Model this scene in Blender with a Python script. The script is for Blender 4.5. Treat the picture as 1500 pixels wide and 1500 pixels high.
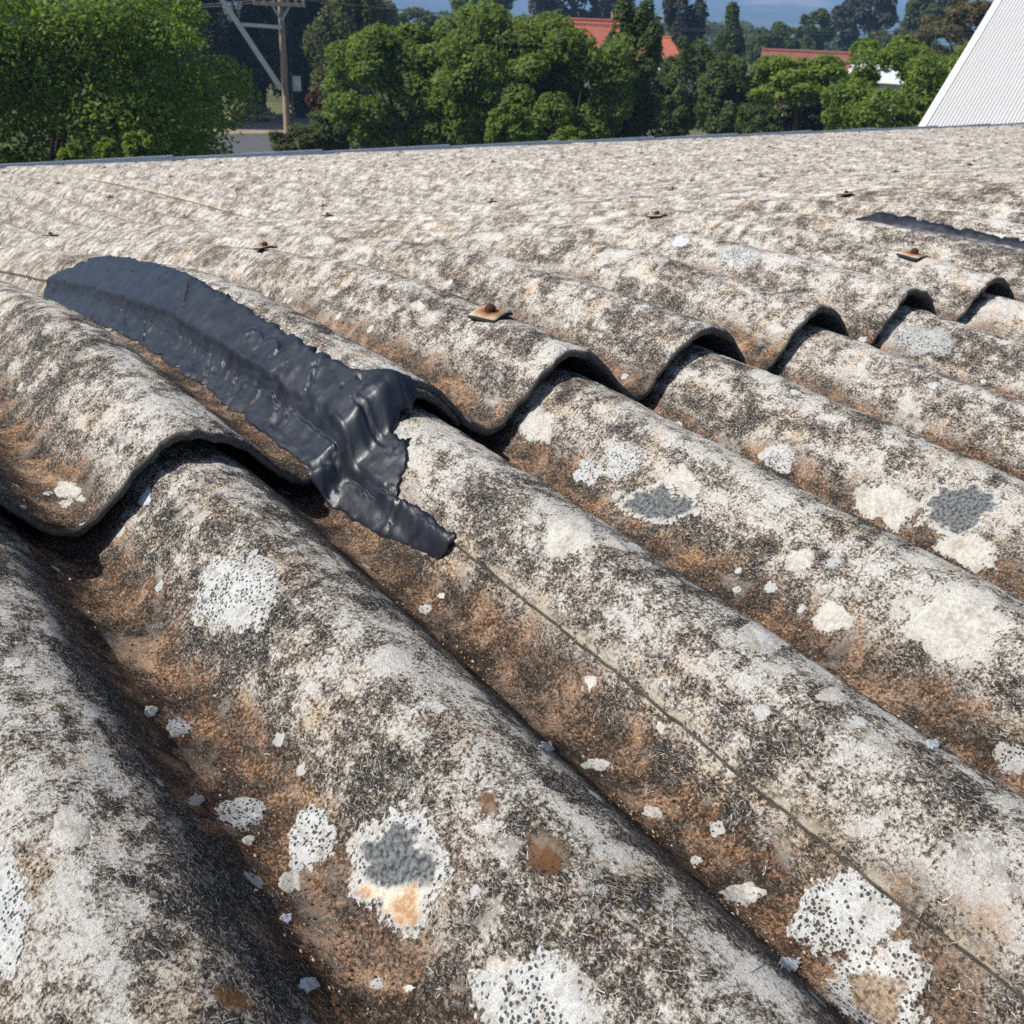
import bpy, bmesh, math, random
import numpy as np
from mathutils import Vector, Matrix
from mathutils.geometry import delaunay_2d_cdt

for o in list(bpy.data.objects):
    bpy.data.objects.remove(o)
scene = bpy.context.scene
C = scene.collection

# ------------------------------------------------------------------ camera, sky, sun, exposure
LAP_Z = 5.2                                  # height of the sheet lap above the ground
SLOPE = math.radians(1.409)                  # roof slope at the lap
CAM_ROOF = (-0.05023183, -0.56677108, 0.25674061)
ROT = ((0.80391029, -0.59255521, 0.05105456),
       (0.22767711, 0.38591291, 0.89399908),
       (0.54944643, 0.70707111, -0.44515061))   # rows: right, up, forward in roof axes
FPX = 1517.64

def roof_to_world(v):
    x, y, z = v
    c, s = math.cos(SLOPE), math.sin(SLOPE)
    return Vector((x, y * c - z * s, y * s + z * c))

RIGHT, UP, FWD = [roof_to_world(r) for r in ROT]
CAM = roof_to_world(CAM_ROOF) + Vector((0, 0, LAP_Z))
cam_data = bpy.data.cameras.new('camera')
cam_data.sensor_width = 36.0
cam_data.lens = 36.0 * FPX / 1500.0
cam_data.clip_start = 0.02
cam_data.clip_end = 20000
cam_data.dof.use_dof = True
cam_data.dof.focus_distance = 0.50
cam_data.dof.aperture_fstop = (cam_data.lens / 1000.0) / 0.0009
cam = bpy.data.objects.new('camera', cam_data)
C.objects.link(cam)
m = Matrix((RIGHT, UP, -FWD)).transposed().to_4x4()
m.translation = CAM
cam.matrix_world = m
scene.camera = cam

SUN_AZ = math.atan2(-0.93, 0.36)             # measured from +Y towards +X
SUN_EL = math.radians(46.5)
world = bpy.data.worlds.new('World')
scene.world = world
world.use_nodes = True
wn = world.node_tree
bg = wn.nodes['Background']
sky = wn.nodes.new('ShaderNodeTexSky')
sky.sky_type = 'NISHITA'
sky.sun_disc = False
sky.sun_elevation = SUN_EL
sky.sun_rotation = SUN_AZ % (2 * math.pi)
sky.air_density = 1.0
sky.dust_density = 1.6
wn.links.new(sky.outputs['Color'], bg.inputs['Color'])
bg.inputs['Strength'].default_value = 0.07

sun_data = bpy.data.lights.new('sun', 'SUN')
sun_data.energy = 5.0
sun_data.angle = math.radians(0.53)
sun_data.color = (1.0, 0.97, 0.93)
sun = bpy.data.objects.new('sun', sun_data)
C.objects.link(sun)
sv = Vector((math.sin(SUN_AZ) * math.cos(SUN_EL), math.cos(SUN_AZ) * math.cos(SUN_EL), math.sin(SUN_EL)))
sun.rotation_euler = sv.to_track_quat('Z', 'Y').to_euler()
sun.location = (-20, 20, 40)

vs = scene.view_settings
vs.view_transform = 'Standard'
vs.look = 'None'
vs.exposure = 0.58
vs.gamma = 1.0
scene.cycles.use_denoising = False
scene.cycles.use_adaptive_sampling = True
scene.cycles.adaptive_threshold = 0.025
scene.cycles.max_bounces = 4
scene.cycles.diffuse_bounces = 3
scene.cycles.transparent_max_bounces = 6
scene.cycles.volume_bounces = 0

# ------------------------------------------------------------------ helpers
rng = np.random.default_rng(7)

def hash2(ix, iy, seed):
    n = (ix.astype(np.int64) * 374761393 + iy.astype(np.int64) * 668265263 + seed * 974634721) & 0xffffffff
    n = ((n ^ (n >> 13)) * 1274126177) & 0xffffffff
    return ((n ^ (n >> 16)) & 0xffffff) / float(0xffffff)

def vnoise(x, y, seed=0):
    """smooth value noise in -1..1"""
    x = np.asarray(x, float); y = np.asarray(y, float)
    ix = np.floor(x); iy = np.floor(y)
    fx = x - ix; fy = y - iy
    fx = fx * fx * (3 - 2 * fx); fy = fy * fy * (3 - 2 * fy)
    a = hash2(ix, iy, seed); b = hash2(ix + 1, iy, seed)
    c = hash2(ix, iy + 1, seed); d = hash2(ix + 1, iy + 1, seed)
    return (a + (b - a) * fx + (c - a) * fy + (a - b - c + d) * fx * fy) * 2 - 1

def link(o, parent=None):
    C.objects.link(o)
    if parent is not None:
        o.parent = parent
    return o

def mesh_obj(name, verts, faces, mat=None, parent=None, smooth=False):
    me = bpy.data.meshes.new(name)
    me.from_pydata([tuple(v) for v in verts], [], [tuple(f) for f in faces])
    if smooth:
        me.shade_smooth()
    if mat:
        me.materials.append(mat)
    return link(bpy.data.objects.new(name, me), parent)

def fast_mesh(name, V, F, mat, parent=None, smooth=True):
    """V (n,3), F (m,4) quads, through foreach_set"""
    me = bpy.data.meshes.new(name)
    me.vertices.add(len(V)); me.vertices.foreach_set('co', np.asarray(V, np.float32).ravel())
    k = F.shape[1]
    me.loops.add(F.size); me.loops.foreach_set('vertex_index', F.astype(np.int32).ravel())
    me.polygons.add(len(F)); me.polygons.foreach_set('loop_start', np.arange(0, F.size, k, dtype=np.int32))
    me.polygons.foreach_set('use_smooth', np.full(len(F), smooth))
    me.update(calc_edges=True)
    if mat:
        me.materials.append(mat)
    return link(bpy.data.objects.new(name, me), parent)

def attr(o, name, vals):
    a = o.data.attributes.new(name, 'FLOAT', 'POINT')
    a.data.foreach_set('value', np.asarray(vals, np.float32).ravel())

def attr_uv(o, uv):
    a = o.data.attributes.new('sheet_uv', 'FLOAT_VECTOR', 'POINT')
    v = np.zeros((len(uv), 3), np.float32); v[:, :2] = uv
    a.data.foreach_set('vector', v.ravel())

def empty(name, loc=(0, 0, 0), rz=0.0):
    o = bpy.data.objects.new(name, None)
    o.location = loc; o.rotation_euler = (0, 0, rz)
    o.empty_display_size = 0.2
    return link(o)

def tag(o, label=None, cat=None, group=None, kind=None):
    if label: o['label'] = label
    if cat: o['category'] = cat
    if group: o['group'] = group
    if kind: o['kind'] = kind
    return o

class Nodes:
    def __init__(self, name):
        self.mat = bpy.data.materials.new(name)
        self.mat.use_nodes = True
        self.t = self.mat.node_tree
        self.b = self.t.nodes['Principled BSDF']
        self.out = self.t.nodes['Material Output']
    def n(self, typ, **kw):
        nd = self.t.nodes.new(typ)
        for k, v in kw.items():
            setattr(nd, k, v)
        return nd
    def put(self, sock, v):
        if isinstance(v, bpy.types.NodeSocket):
            self.t.links.new(v, sock)
        elif isinstance(v, (tuple, list)) and sock.type == 'RGBA' and len(v) == 3:
            sock.default_value = (*v, 1)
        else:
            sock.default_value = v
    def attr(self, name, vec=False):
        nd = self.n('ShaderNodeAttribute', attribute_name=name)
        return nd.outputs['Vector' if vec else 'Fac']
    def obj(self):
        return self.n('ShaderNodeTexCoord').outputs['Object']
    def noise(self, vec, scale, detail=3, rough=0.55, dist=0.0, color=False, dims='3D'):
        nd = self.n('ShaderNodeTexNoise', noise_dimensions=dims)
        if vec is not None: self.put(nd.inputs['Vector'], vec)
        nd.inputs['Scale'].default_value = scale
        nd.inputs['Detail'].default_value = detail
        nd.inputs['Roughness'].default_value = rough
        nd.inputs['Distortion'].default_value = dist
        return nd.outputs['Color' if color else 'Fac']
    def voro(self, vec, scale, feature='F1', out='Distance', rnd=1.0, dims='2D'):
        nd = self.n('ShaderNodeTexVoronoi', voronoi_dimensions=dims, feature=feature)
        self.put(nd.inputs['Vector'], vec)
        nd.inputs['Scale'].default_value = scale
        nd.inputs['Randomness'].default_value = rnd
        return nd.outputs[out], nd
    def math(self, op, a, b=0.0, c=0.0, clamp=False):
        nd = self.n('ShaderNodeMath', operation=op, use_clamp=clamp)
        self.put(nd.inputs[0], a); self.put(nd.inputs[1], b)
        if op in ('MULTIPLY_ADD',): self.put(nd.inputs[2], c)
        return nd.outputs[0]
    def vmath(self, op, a, b=None, s=None):
        nd = self.n('ShaderNodeVectorMath', operation=op)
        self.put(nd.inputs[0], a)
        if b is not None: self.put(nd.inputs[1], b)
        if s is not None: self.put(nd.inputs['Scale'], s)
        return nd.outputs[0]
    def step(self, v, lo, hi, a=0.0, b=1.0):
        nd = self.n('ShaderNodeMapRange', interpolation_type='SMOOTHSTEP')
        self.put(nd.inputs['Value'], v)
        for k, x in zip(('From Min', 'From Max', 'To Min', 'To Max'), (lo, hi, a, b)):
            self.put(nd.inputs[k], x)
        return nd.outputs[0]
    def mix(self, f, a, b, blend='MIX'):
        nd = self.n('ShaderNodeMix', data_type='RGBA', blend_type=blend)
        self.put(nd.inputs[0], f); self.put(nd.inputs[6], a); self.put(nd.inputs[7], b)
        return nd.outputs[2]
    def ramp(self, f, stops, interp='LINEAR'):
        nd = self.n('ShaderNodeValToRGB')
        self.put(nd.inputs[0], f)
        cr = nd.color_ramp; cr.interpolation = interp
        while len(cr.elements) < len(stops): cr.elements.new(0.5)
        for e, (p, c) in zip(cr.elements, stops):
            e.position = p; e.color = (*c, 1)
        return nd.outputs[0]
    def mapping(self, vec, scale, rot=0.0, loc=(0, 0, 0)):
        nd = self.n('ShaderNodeMapping')
        self.put(nd.inputs['Vector'], vec)
        nd.inputs['Scale'].default_value = scale
        nd.inputs['Rotation'].default_value = (0, 0, rot)
        nd.inputs['Location'].default_value = loc
        return nd.outputs[0]
    def bump(self, h, dist, strength=1.0, normal=None):
        nd = self.n('ShaderNodeBump')
        self.put(nd.inputs['Height'], h)
        nd.inputs['Distance'].default_value = dist
        nd.inputs['Strength'].default_value = strength
        if normal is not None: self.put(nd.inputs['Normal'], normal)
        return nd.outputs[0]
    def finish(self, color=None, rough=0.9, spec=0.3, normal=None, metal=0.0):
        b = self.b
        if color is not None: self.put(b.inputs['Base Color'], color)
        self.put(b.inputs['Roughness'], rough)
        self.put(b.inputs['Specular IOR Level'], spec)
        self.put(b.inputs['Metallic'], metal)
        if normal is not None: self.put(b.inputs['Normal'], normal)
        return self.mat

def simple_mat(name, col, rough=0.7, spec=0.3, var=0.25, scale=3.0, metal=0.0, bump=0.0):
    N = Nodes(name)
    v = N.obj()
    n1 = N.noise(v, scale, 5, 0.6)
    n2 = N.noise(v, scale * 7, 3, 0.6)
    f = N.math('ADD', N.math('MULTIPLY', n1, 0.6), N.math('MULTIPLY', n2, 0.4))
    a = tuple(c * (1 - var) for c in col); b = tuple(min(1, c * (1 + var)) for c in col)
    colr = N.ramp(f, [(0.3, a), (0.7, b)])
    nm = N.bump(n2, bump) if bump else None
    return N.finish(colr, rough, spec, nm, metal)

# ------------------------------------------------------------------ materials of the roof
def make_sheet_material():
    N = Nodes('weathered_cement_sheet')
    uv = N.attr('sheet_uv', True)
    hn = N.attr('profile')         # -1 valley .. 1 crest
    tt = N.attr('upslope')
    edge = N.attr('cut_edge')
    # domain warp, so that the fibres curl
    w1 = N.vmath('SCALE', N.vmath('SUBTRACT', N.noise(uv, 300, 1, 0.5, color=True, dims='2D'), (0.5, 0.5, 0.5)), s=0.0042)
    uvw = N.vmath('ADD', uv, w1)
    fl = []
    for k, (rot, sx, sy) in enumerate(((0.5, 1700, 260), (-0.75, 1850, 300), (1.5, 1600, 320))):
        fl.append(N.noise(N.mapping(uvw, (sx, sy, 1), rot, (3.1 * k, 1.7 * k, 0)), 1.0, 2.5, 0.6, dims='2D'))
    fib = N.math('MAXIMUM', N.math('MAXIMUM', fl[0], fl[1]), fl[2])
    fibm = N.step(fib, 0.60, 0.74)
    grain = N.noise(uv, 560, 6, 0.80, dims='2D')
    grain2 = N.noise(N.vmath('ADD', uv, (5.3, 2.1, 0)), 150, 5, 0.7, dims='2D')
    mid = N.noise(uv, 40, 6, 0.70, 0.3, dims='2D')
    broad = N.noise(N.vmath('ADD', uv, (1.3, 7.1, 0)), 10, 3, 0.55, dims='2D')
    # darkness of the growth on the surface
    d = N.math('MULTIPLY_ADD', N.math('SUBTRACT', mid, 0.5), 2.3, 0.515)
    d = N.math('MULTIPLY_ADD', N.math('SUBTRACT', broad, 0.5), 1.2, d)
    streak = N.noise(N.mapping(uv, (70, 9, 1), 0.0, (2.2, 0.4, 0)), 1.0, 4, 0.65, dims='2D')
    d = N.math('MULTIPLY_ADD', N.math('SUBTRACT', streak, 0.5), 0.9, d)
    d = N.math('MULTIPLY_ADD', N.math('SUBTRACT', grain, 0.5), 3.2, d)
    d = N.math('MULTIPLY_ADD', N.math('SUBTRACT', grain2, 0.5), 1.5, d)
    # ridge sheets are paler and more even than the sheets below the lap
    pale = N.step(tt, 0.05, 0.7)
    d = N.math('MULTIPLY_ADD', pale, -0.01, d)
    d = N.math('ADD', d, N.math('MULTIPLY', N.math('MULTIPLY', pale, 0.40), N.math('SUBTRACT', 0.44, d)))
    # worn crests a little cleaner
    d = N.math('MULTIPLY_ADD', hn, -0.05, d)
    # ragged darkening on the flanks that fall towards the right
    flank_dark = N.step(N.math('ADD', N.attr('falling_flank'), N.math('ADD', N.math('MULTIPLY', N.math('SUBTRACT', mid, 0.5), 1.4), N.math('MULTIPLY', N.math('SUBTRACT', broad, 0.5), 1.2))), 0.30, 0.78)
    flank_dark = N.math('MULTIPLY', flank_dark, N.step(tt, 0.5, 0.0))
    d = N.math('MULTIPLY_ADD', flank_dark, 0.42, d)
    col = N.ramp(d, [(0.14, (0.63, 0.60, 0.54)), (0.34, (0.45, 0.415, 0.355)), (0.48, (0.235, 0.190, 0.140)),
                     (0.64, (0.100, 0.075, 0.053)), (0.92, (0.028, 0.024, 0.021))])
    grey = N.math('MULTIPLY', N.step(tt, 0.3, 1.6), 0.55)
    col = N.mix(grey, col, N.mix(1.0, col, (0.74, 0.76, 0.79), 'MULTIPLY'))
    # ochre tint in patches
    ochre = N.math('MULTIPLY', N.step(N.noise(N.vmath('ADD', uv, (9.3, 0.7, 0)), 24, 4, 0.65, dims='2D'), 0.52, 0.72), 0.55)
    col = N.mix(ochre, col, N.mix(1.0, col, (0.98, 0.72, 0.44), 'MULTIPLY'))
    # rust-brown silt lying in the valleys
    silt_in = N.math('ADD', hn, N.math('ADD', N.math('MULTIPLY', N.math('SUBTRACT', mid, 0.5), 1.7), N.math('MULTIPLY', N.math('SUBTRACT', broad, 0.5), 2.4)))
    silt = N.step(silt_in, N.step(tt, 0.0, -0.03, -0.10, 0.12), N.step(tt, 0.0, -0.03, -0.95, -0.72))
    silt = N.math('MULTIPLY', silt, N.step(tt, 0.9, 0.1))
    sd = N.math('MULTIPLY_ADD', N.math('SUBTRACT', grain, 0.5), 2.2, N.math('MULTIPLY_ADD', N.math('SUBTRACT', mid, 0.5), 2.0, 0.56))
    silt_col = N.ramp(sd, [(0.08, (0.42, 0.255, 0.125)), (0.29, (0.235, 0.103, 0.038)), (0.50, (0.085, 0.044, 0.021)), (0.8, (0.025, 0.017, 0.012))])
    col = N.mix(N.math('MULTIPLY', silt, 0.85), col, silt_col)
    # bare asbestos-cement fibres
    fstr = N.math('MULTIPLY', fibm, N.math('MULTIPLY_ADD', silt, -0.45, 0.72))
    col = N.mix(fstr, col, (0.64, 0.615, 0.56))
    # dark pits between the fibres
    pit = N.math('MULTIPLY', N.step(fib, 0.44, 0.36), 0.35)
    col = N.mix(pit, col, (0.05, 0.04, 0.033))
    # thin pale crusts spreading in irregular blotches
    bl = N.noise(N.vmath('ADD', uv, (6.1, 4.4, 0)), 24, 7, 0.70, 0.3, dims='2D')
    crust = N.math('MULTIPLY', N.math('MULTIPLY', N.step(bl, 0.60, 0.645), N.step(grain, 0.42, 0.54)), N.math('MULTIPLY_ADD', silt, -0.7, 1.0))
    col = N.mix(N.math('MULTIPLY', crust, 0.62), col, N.mix(grain2, (0.50, 0.475, 0.42), (0.72, 0.69, 0.62)))
    # tiny crustose lichen discs
    dv, vn = N.voro(N.vmath('ADD', uv, N.vmath('SCALE', N.vmath('SUBTRACT', N.noise(uv, 300, 2, 0.5, color=True, dims='2D'), (0.5, 0.5, 0.5)), s=0.004)), 42)
    rnd = N.n('ShaderNodeSeparateColor')
    N.put(rnd.inputs[0], vn.outputs['Color'])
    rad = N.math('MULTIPLY', N.step(rnd.outputs[0], 0.82, 1.0), 0.19)
    disc = N.math('MULTIPLY', N.step(N.math('SUBTRACT', rad, dv), 0.0, 0.03), N.step(rnd.outputs[0], 0.825, 0.83))
    col = N.mix(N.math('MULTIPLY', disc, 0.85), col, (0.60, 0.60, 0.57))
    # the cut lower edge is bare dark cement
    col = N.mix(N.math('MULTIPLY', edge, 0.9), col, N.ramp(N.math('ADD', N.math('MULTIPLY', grain, 0.5), N.math('MULTIPLY', grain2, 0.5)), [(0.36, (0.045, 0.042, 0.038)), (0.54, (0.17, 0.16, 0.14)), (0.66, (0.40, 0.375, 0.33))]))
    h = N.math('ADD', N.math('MULTIPLY', fib, 0.6), N.math('ADD', N.math('MULTIPLY', grain, 0.55), N.math('MULTIPLY', grain2, 0.8)))
    h = N.math('ADD', h, N.math('MULTIPLY', disc, 0.25))
    lipm = N.math('MULTIPLY', N.attr('lip'), N.step(N.noise(uv, 55, 4, 0.7, dims='2D'), 0.47, 0.56))
    col = N.mix(N.math('MULTIPLY', lipm, 0.85), col, (0.60, 0.53, 0.40))
    bmp = N.n('ShaderNodeBump'); N.put(bmp.inputs['Height'], h); bmp.inputs['Distance'].default_value = 0.0022; N.put(bmp.inputs['Strength'], N.step(tt, 0.3, 1.6, 0.9, 0.4))
    nm = bmp.outputs[0]
    return N.finish(col, 0.95, 0.15, nm)

def make_lichen_material(kind):
    N = Nodes('crustose_lichen_' + {'W': 'white_dotted', 'G': 'grey_ringed', 'C': 'cream', 'S': 'speckled', 'D': 'slate', 'B': 'bluish', 'T': 'white_tan', 'R': 'rust'}[kind])
    uv = N.attr('sheet_uv', True)
    r = N.attr('radial')            # 0 centre .. 1 rim
    ang = N.attr('around')          # -1 .. 1, up the slope
    n1 = N.noise(uv, 420, 4, 0.65, dims='2D')
    n2 = N.noise(uv, 90, 4, 0.6, dims='2D')
    dv, vn = N.voro(N.vmath('ADD', uv, N.vmath('SCALE', N.vmath('SUBTRACT', N.noise(uv, 500, 1, 0.5, color=True, dims='2D'), (0.5, 0.5, 0.5)), s=0.0012)), 560)
    rnd = N.n('ShaderNodeSeparateColor'); N.put(rnd.inputs[0], vn.outputs['Color'])
    rr = N.math('ADD', r, N.math('MULTIPLY', N.math('SUBTRACT', n2, 0.5), 0.7))
    crack, _ = N.voro(uv, 900, 'DISTANCE_TO_EDGE')
    ck = N.step(crack, 0.0, 0.10)
    white = {'W': (0.54, 0.54, 0.515), 'G': (0.54, 0.53, 0.50), 'C': (0.57, 0.54, 0.475), 'S': (0.42, 0.42, 0.40), 'D': (0.54, 0.52, 0.47),
             'B': (0.58, 0.61, 0.64), 'T': (0.60, 0.58, 0.54), 'R': (0.17, 0.085, 0.04)}[kind]
    dk = tuple(c * 0.62 for c in white)
    col = N.ramp(N.math('ADD', N.math('MULTIPLY', n1, 0.6), N.math('MULTIPLY', n2, 0.4)), [(0.34, dk), (0.56, white)])
    stain = N.step(N.noise(N.vmath('ADD', uv, (3.3, 1.9, 0)), 75, 4, 0.65, dims='2D'), 0.50, 0.68)
    col = N.mix(N.math('MULTIPLY', stain, 0.6), col, N.mix(n1, (0.16, 0.13, 0.10), (0.46, 0.40, 0.31)))
    if kind in 'WSTG':
        thr = {'W': 0.40, 'S': 0.25, 'T': 0.5, 'G': 0.3}[kind]
        n4 = N.noise(uv, 45, 2, 0.5, dims='2D')
        dens = N.step(N.math('ADD', rnd.outputs[1], N.math('ADD', N.math('MULTIPLY', rr, 0.30), N.math('MULTIPLY', N.math('SUBTRACT', n4, 0.5), 2.2))), thr + 0.45, thr + 0.15)
        dot = N.math('MULTIPLY', N.step(N.math('MULTIPLY_ADD', rnd.outputs[2], -0.30, dv), 0.24, 0.14), dens)
        col = N.mix(N.math('MULTIPLY', dot, 0.92), col, (0.03, 0.03, 0.034))
    if kind in 'GD':
        lim = 0.62 if kind == 'G' else 0.8
        core = N.math('MULTIPLY', N.step(rr, lim, lim - 0.12), N.step(N.math('ADD', ang, N.math('MULTIPLY', n2, 0.5)), -0.05, 0.12) if kind == 'G' else 1.0)
        grey = N.ramp(n1, [(0.36, (0.045, 0.048, 0.05)), (0.62, (0.20, 0.205, 0.20))])
        col = N.mix(core, col, grey)
        if kind == 'G':
            tan = N.math('MULTIPLY', N.step(rr, 0.78, 0.66), N.step(N.math('ADD', ang, N.math('MULTIPLY', n2, 0.5)), 0.06, -0.06))
            col = N.mix(tan, col, N.ramp(n2, [(0.35, (0.42, 0.24, 0.12)), (0.55, (0.70, 0.62, 0.48))]))
    if kind == 'T':
        tan = N.step(rr, 0.55, 0.35)
        col = N.mix(tan, col, N.ramp(n1, [(0.35, (0.13, 0.085, 0.05)), (0.6, (0.40, 0.31, 0.22))]))
    if kind in 'WDG':
        col = N.mix(N.math('MULTIPLY', N.step(rr, 0.72, 0.9), 0.55), col, (0.60, 0.575, 0.515))
    if kind != 'R':
        col = N.mix(N.math('MULTIPLY_ADD', ck, -0.08, 0.08), col, (0.10, 0.085, 0.07))
    h = N.math('ADD', N.math('MULTIPLY', ck, 0.12), N.math('MULTIPLY', n1, 1.0))
    # worn rim lets the sheet's own dirt show as a ragged edge
    ragged = N.math('ADD', r, N.math('ADD', N.math('MULTIPLY', N.math('SUBTRACT', n1, 0.5), 1.0), N.math('MULTIPLY', N.math('SUBTRACT', n2, 0.5), 1.1)))
    N.put(N.b.inputs['Alpha'], N.step(ragged, 1.0, 0.80) if kind != 'R' else N.math('MULTIPLY', N.step(N.math('ADD', rr, N.math('MULTIPLY', N.math('SUBTRACT', n1, 0.5), 1.6)), 0.95, 0.45), 0.85))
    return N.finish(col, 0.95, 0.12, N.bump(h, 0.0012, 0.8))

def make_tape_material():
    N = Nodes('black_bitumen_sealant')
    uv = N.attr('sheet_uv', True)
    n1 = N.noise(uv, 60, 4, 0.6, dims='2D')
    n2 = N.noise(N.mapping(uv, (600, 90, 1), 0.3), 1.0, 3, 0.6, dims='2D')
    n3 = N.noise(uv, 700, 2, 0.6, dims='2D')
    dust = N.step(N.noise(uv, 28, 5, 0.7, dims='2D'), 0.50, 0.75)
    col = N.ramp(n1, [(0.3, (0.007, 0.0088, 0.0130)), (0.7, (0.015, 0.019, 0.028))])
    col = N.mix(N.math('MULTIPLY', dust, 0.12), col, (0.08, 0.08, 0.08))
    rough = N.math('MULTIPLY_ADD', n1, 0.34, 0.25)
    h = N.math('ADD', N.math('MULTIPLY', n2, 0.12), N.math('ADD', N.math('MULTIPLY', n1, 1.5), N.math('MULTIPLY', n3, 0.08)))
    return N.finish(col, rough, 0.42, N.bump(h, 0.0008, 0.5))

M_SHEET = make_sheet_material()
M_LICHEN = {k: make_lichen_material(k) for k in 'WGCSDBTR'}
M_TAPE = make_tape_material()

def make_washer_material():
    N = Nodes('rusty_galvanised_washer')
    v = N.obj()
    d = N.n('ShaderNodeVectorMath', operation='LENGTH'); N.put(d.inputs[0], v)
    n = N.noise(v, 160, 4, 0.65)
    f = N.math('MULTIPLY_ADD', N.math('SUBTRACT', n, 0.5), 0.010, d.outputs['Value'])
    col = N.ramp(N.math('MULTIPLY', f, 50.0), [(0.22, (0.09, 0.03, 0.012)), (0.36, (0.26, 0.11, 0.04)), (0.55, (0.36, 0.23, 0.13)), (0.80, (0.48, 0.41, 0.31))])
    return N.finish(col, 0.75, 0.3, N.bump(n, 0.001))
M_WASHER = make_washer_material()
M_RUST = simple_mat('rusted_bolt_steel', (0.075, 0.03, 0.016), 0.8, 0.3, 0.5, 250, bump=0.001)
M_RUBBER = simple_mat('perished_rubber', (0.022, 0.025, 0.026), 0.7, 0.3, 0.4, 200, bump=0.0008)
M_GUTTER = simple_mat('pale_painted_steel', (0.42, 0.47, 0.52), 0.45, 0.5, 0.12, 4)

# ------------------------------------------------------------------ roof: curved ridge of corrugated sheets
P = 0.146
HARM = ((0.0237136, 0.0), (-0.0024221, 0.0001331), (0.0002352, -0.0002752), (0.0000512, -0.0004190))
A1 = 0.0237136
GAP, LTILT = 0.0205733, -0.0290818
THICK = 0.0065
Q = (0.0252837, 0.941715, 0.2378683, -0.0004627, 0.05, 0.4005752)

def _sp(t, c, w):
    return w * np.log1p(np.exp(np.clip((t - c) / w, -40, 40)))
def _phi(t):
    k0, k1, t1, k2, w, t3 = Q
    return -k0 * t - k1 * (_sp(t, t1, w) - _sp(t, t3, w)) - k2 * _sp(t, t3, w)
_T = np.arange(-2.2, 7.0, 0.002)
_PH = _phi(_T) - _phi(np.array([0.0])) + SLOPE
_i0 = np.argmin(abs(_T))
_Y = np.concatenate([[0], np.cumsum(0.5 * (np.cos(_PH[1:]) + np.cos(_PH[:-1])) * 0.002)]); _Y -= _Y[_i0]
_Z = np.concatenate([[0], np.cumsum(0.5 * (np.sin(_PH[1:]) + np.sin(_PH[:-1])) * 0.002)]); _Z -= _Z[_i0]

def profile(u):
    th = 2 * np.pi * u / P
    return sum(a * np.cos((n + 1) * th) + b * np.sin((n + 1) * th) for n, (a, b) in enumerate(HARM))
_ug = np.linspace(0, P, 2001)
_arc = np.concatenate([[0], np.cumsum(np.hypot(np.diff(_ug), np.diff(profile(_ug))))])
def arc(u):
    k = np.floor(u / P)
    return k * _arc[-1] + np.interp(u - k * P, _ug, _arc)

U_LAP = 1.697 * P                              # left edge of one sheet; the others follow every 7 corrugations
WIDE = 7 * P
def sheet_lift(u, j):
    return 0.0031 - 0.0064 * (u - (U_LAP + j * WIDE)) / WIDE
def roughness(u, t):
    """uneven surface of old sheets"""
    a = arc(u)
    far_ = np.where(t > 0.8, 0.45, 1.0)
    return (far_ * 0.0010 * vnoise(a * 45, t * 30, 1) + 0.00055 * vnoise(a * 120, t * 110, 2)
            + np.where(t > 0.8, 0.0007, 0.0014) * vnoise(a * 9, t * 5, 3) + 0.0003 * vnoise(a * 260, t * 240, 4))
ROW_OFF = {'low': -GAP, 'up': 0.0, 'far': -0.011}
def row_base(t, row):
    if row == 'low':
        return -GAP - np.minimum(t, 0) * LTILT
    return np.full_like(t, ROW_OFF[row])
def at_roof(u, t, h):
    """u across, t up the slope, h along the normal -> world"""
    y = np.interp(t, _T, _Y); z = np.interp(t, _T, _Z); ph = np.interp(t, _T, _PH)
    return np.stack([u, y - h * np.sin(ph), z + h * np.cos(ph) + LAP_Z], -1)
def sheet_top(u, t, row, j):
    return profile(u) + row_base(t, row) + sheet_lift(u, j) + roughness(u + {'low': 0, 'up': 3.3, 'far': 7.7}[row], t)

roof = empty('corrugated_roof', (0, 0, 0))
tag(roof, 'weathered corrugated cement roof with lichen and rusty silt filling the foreground', 'roof', kind='thing')

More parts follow.
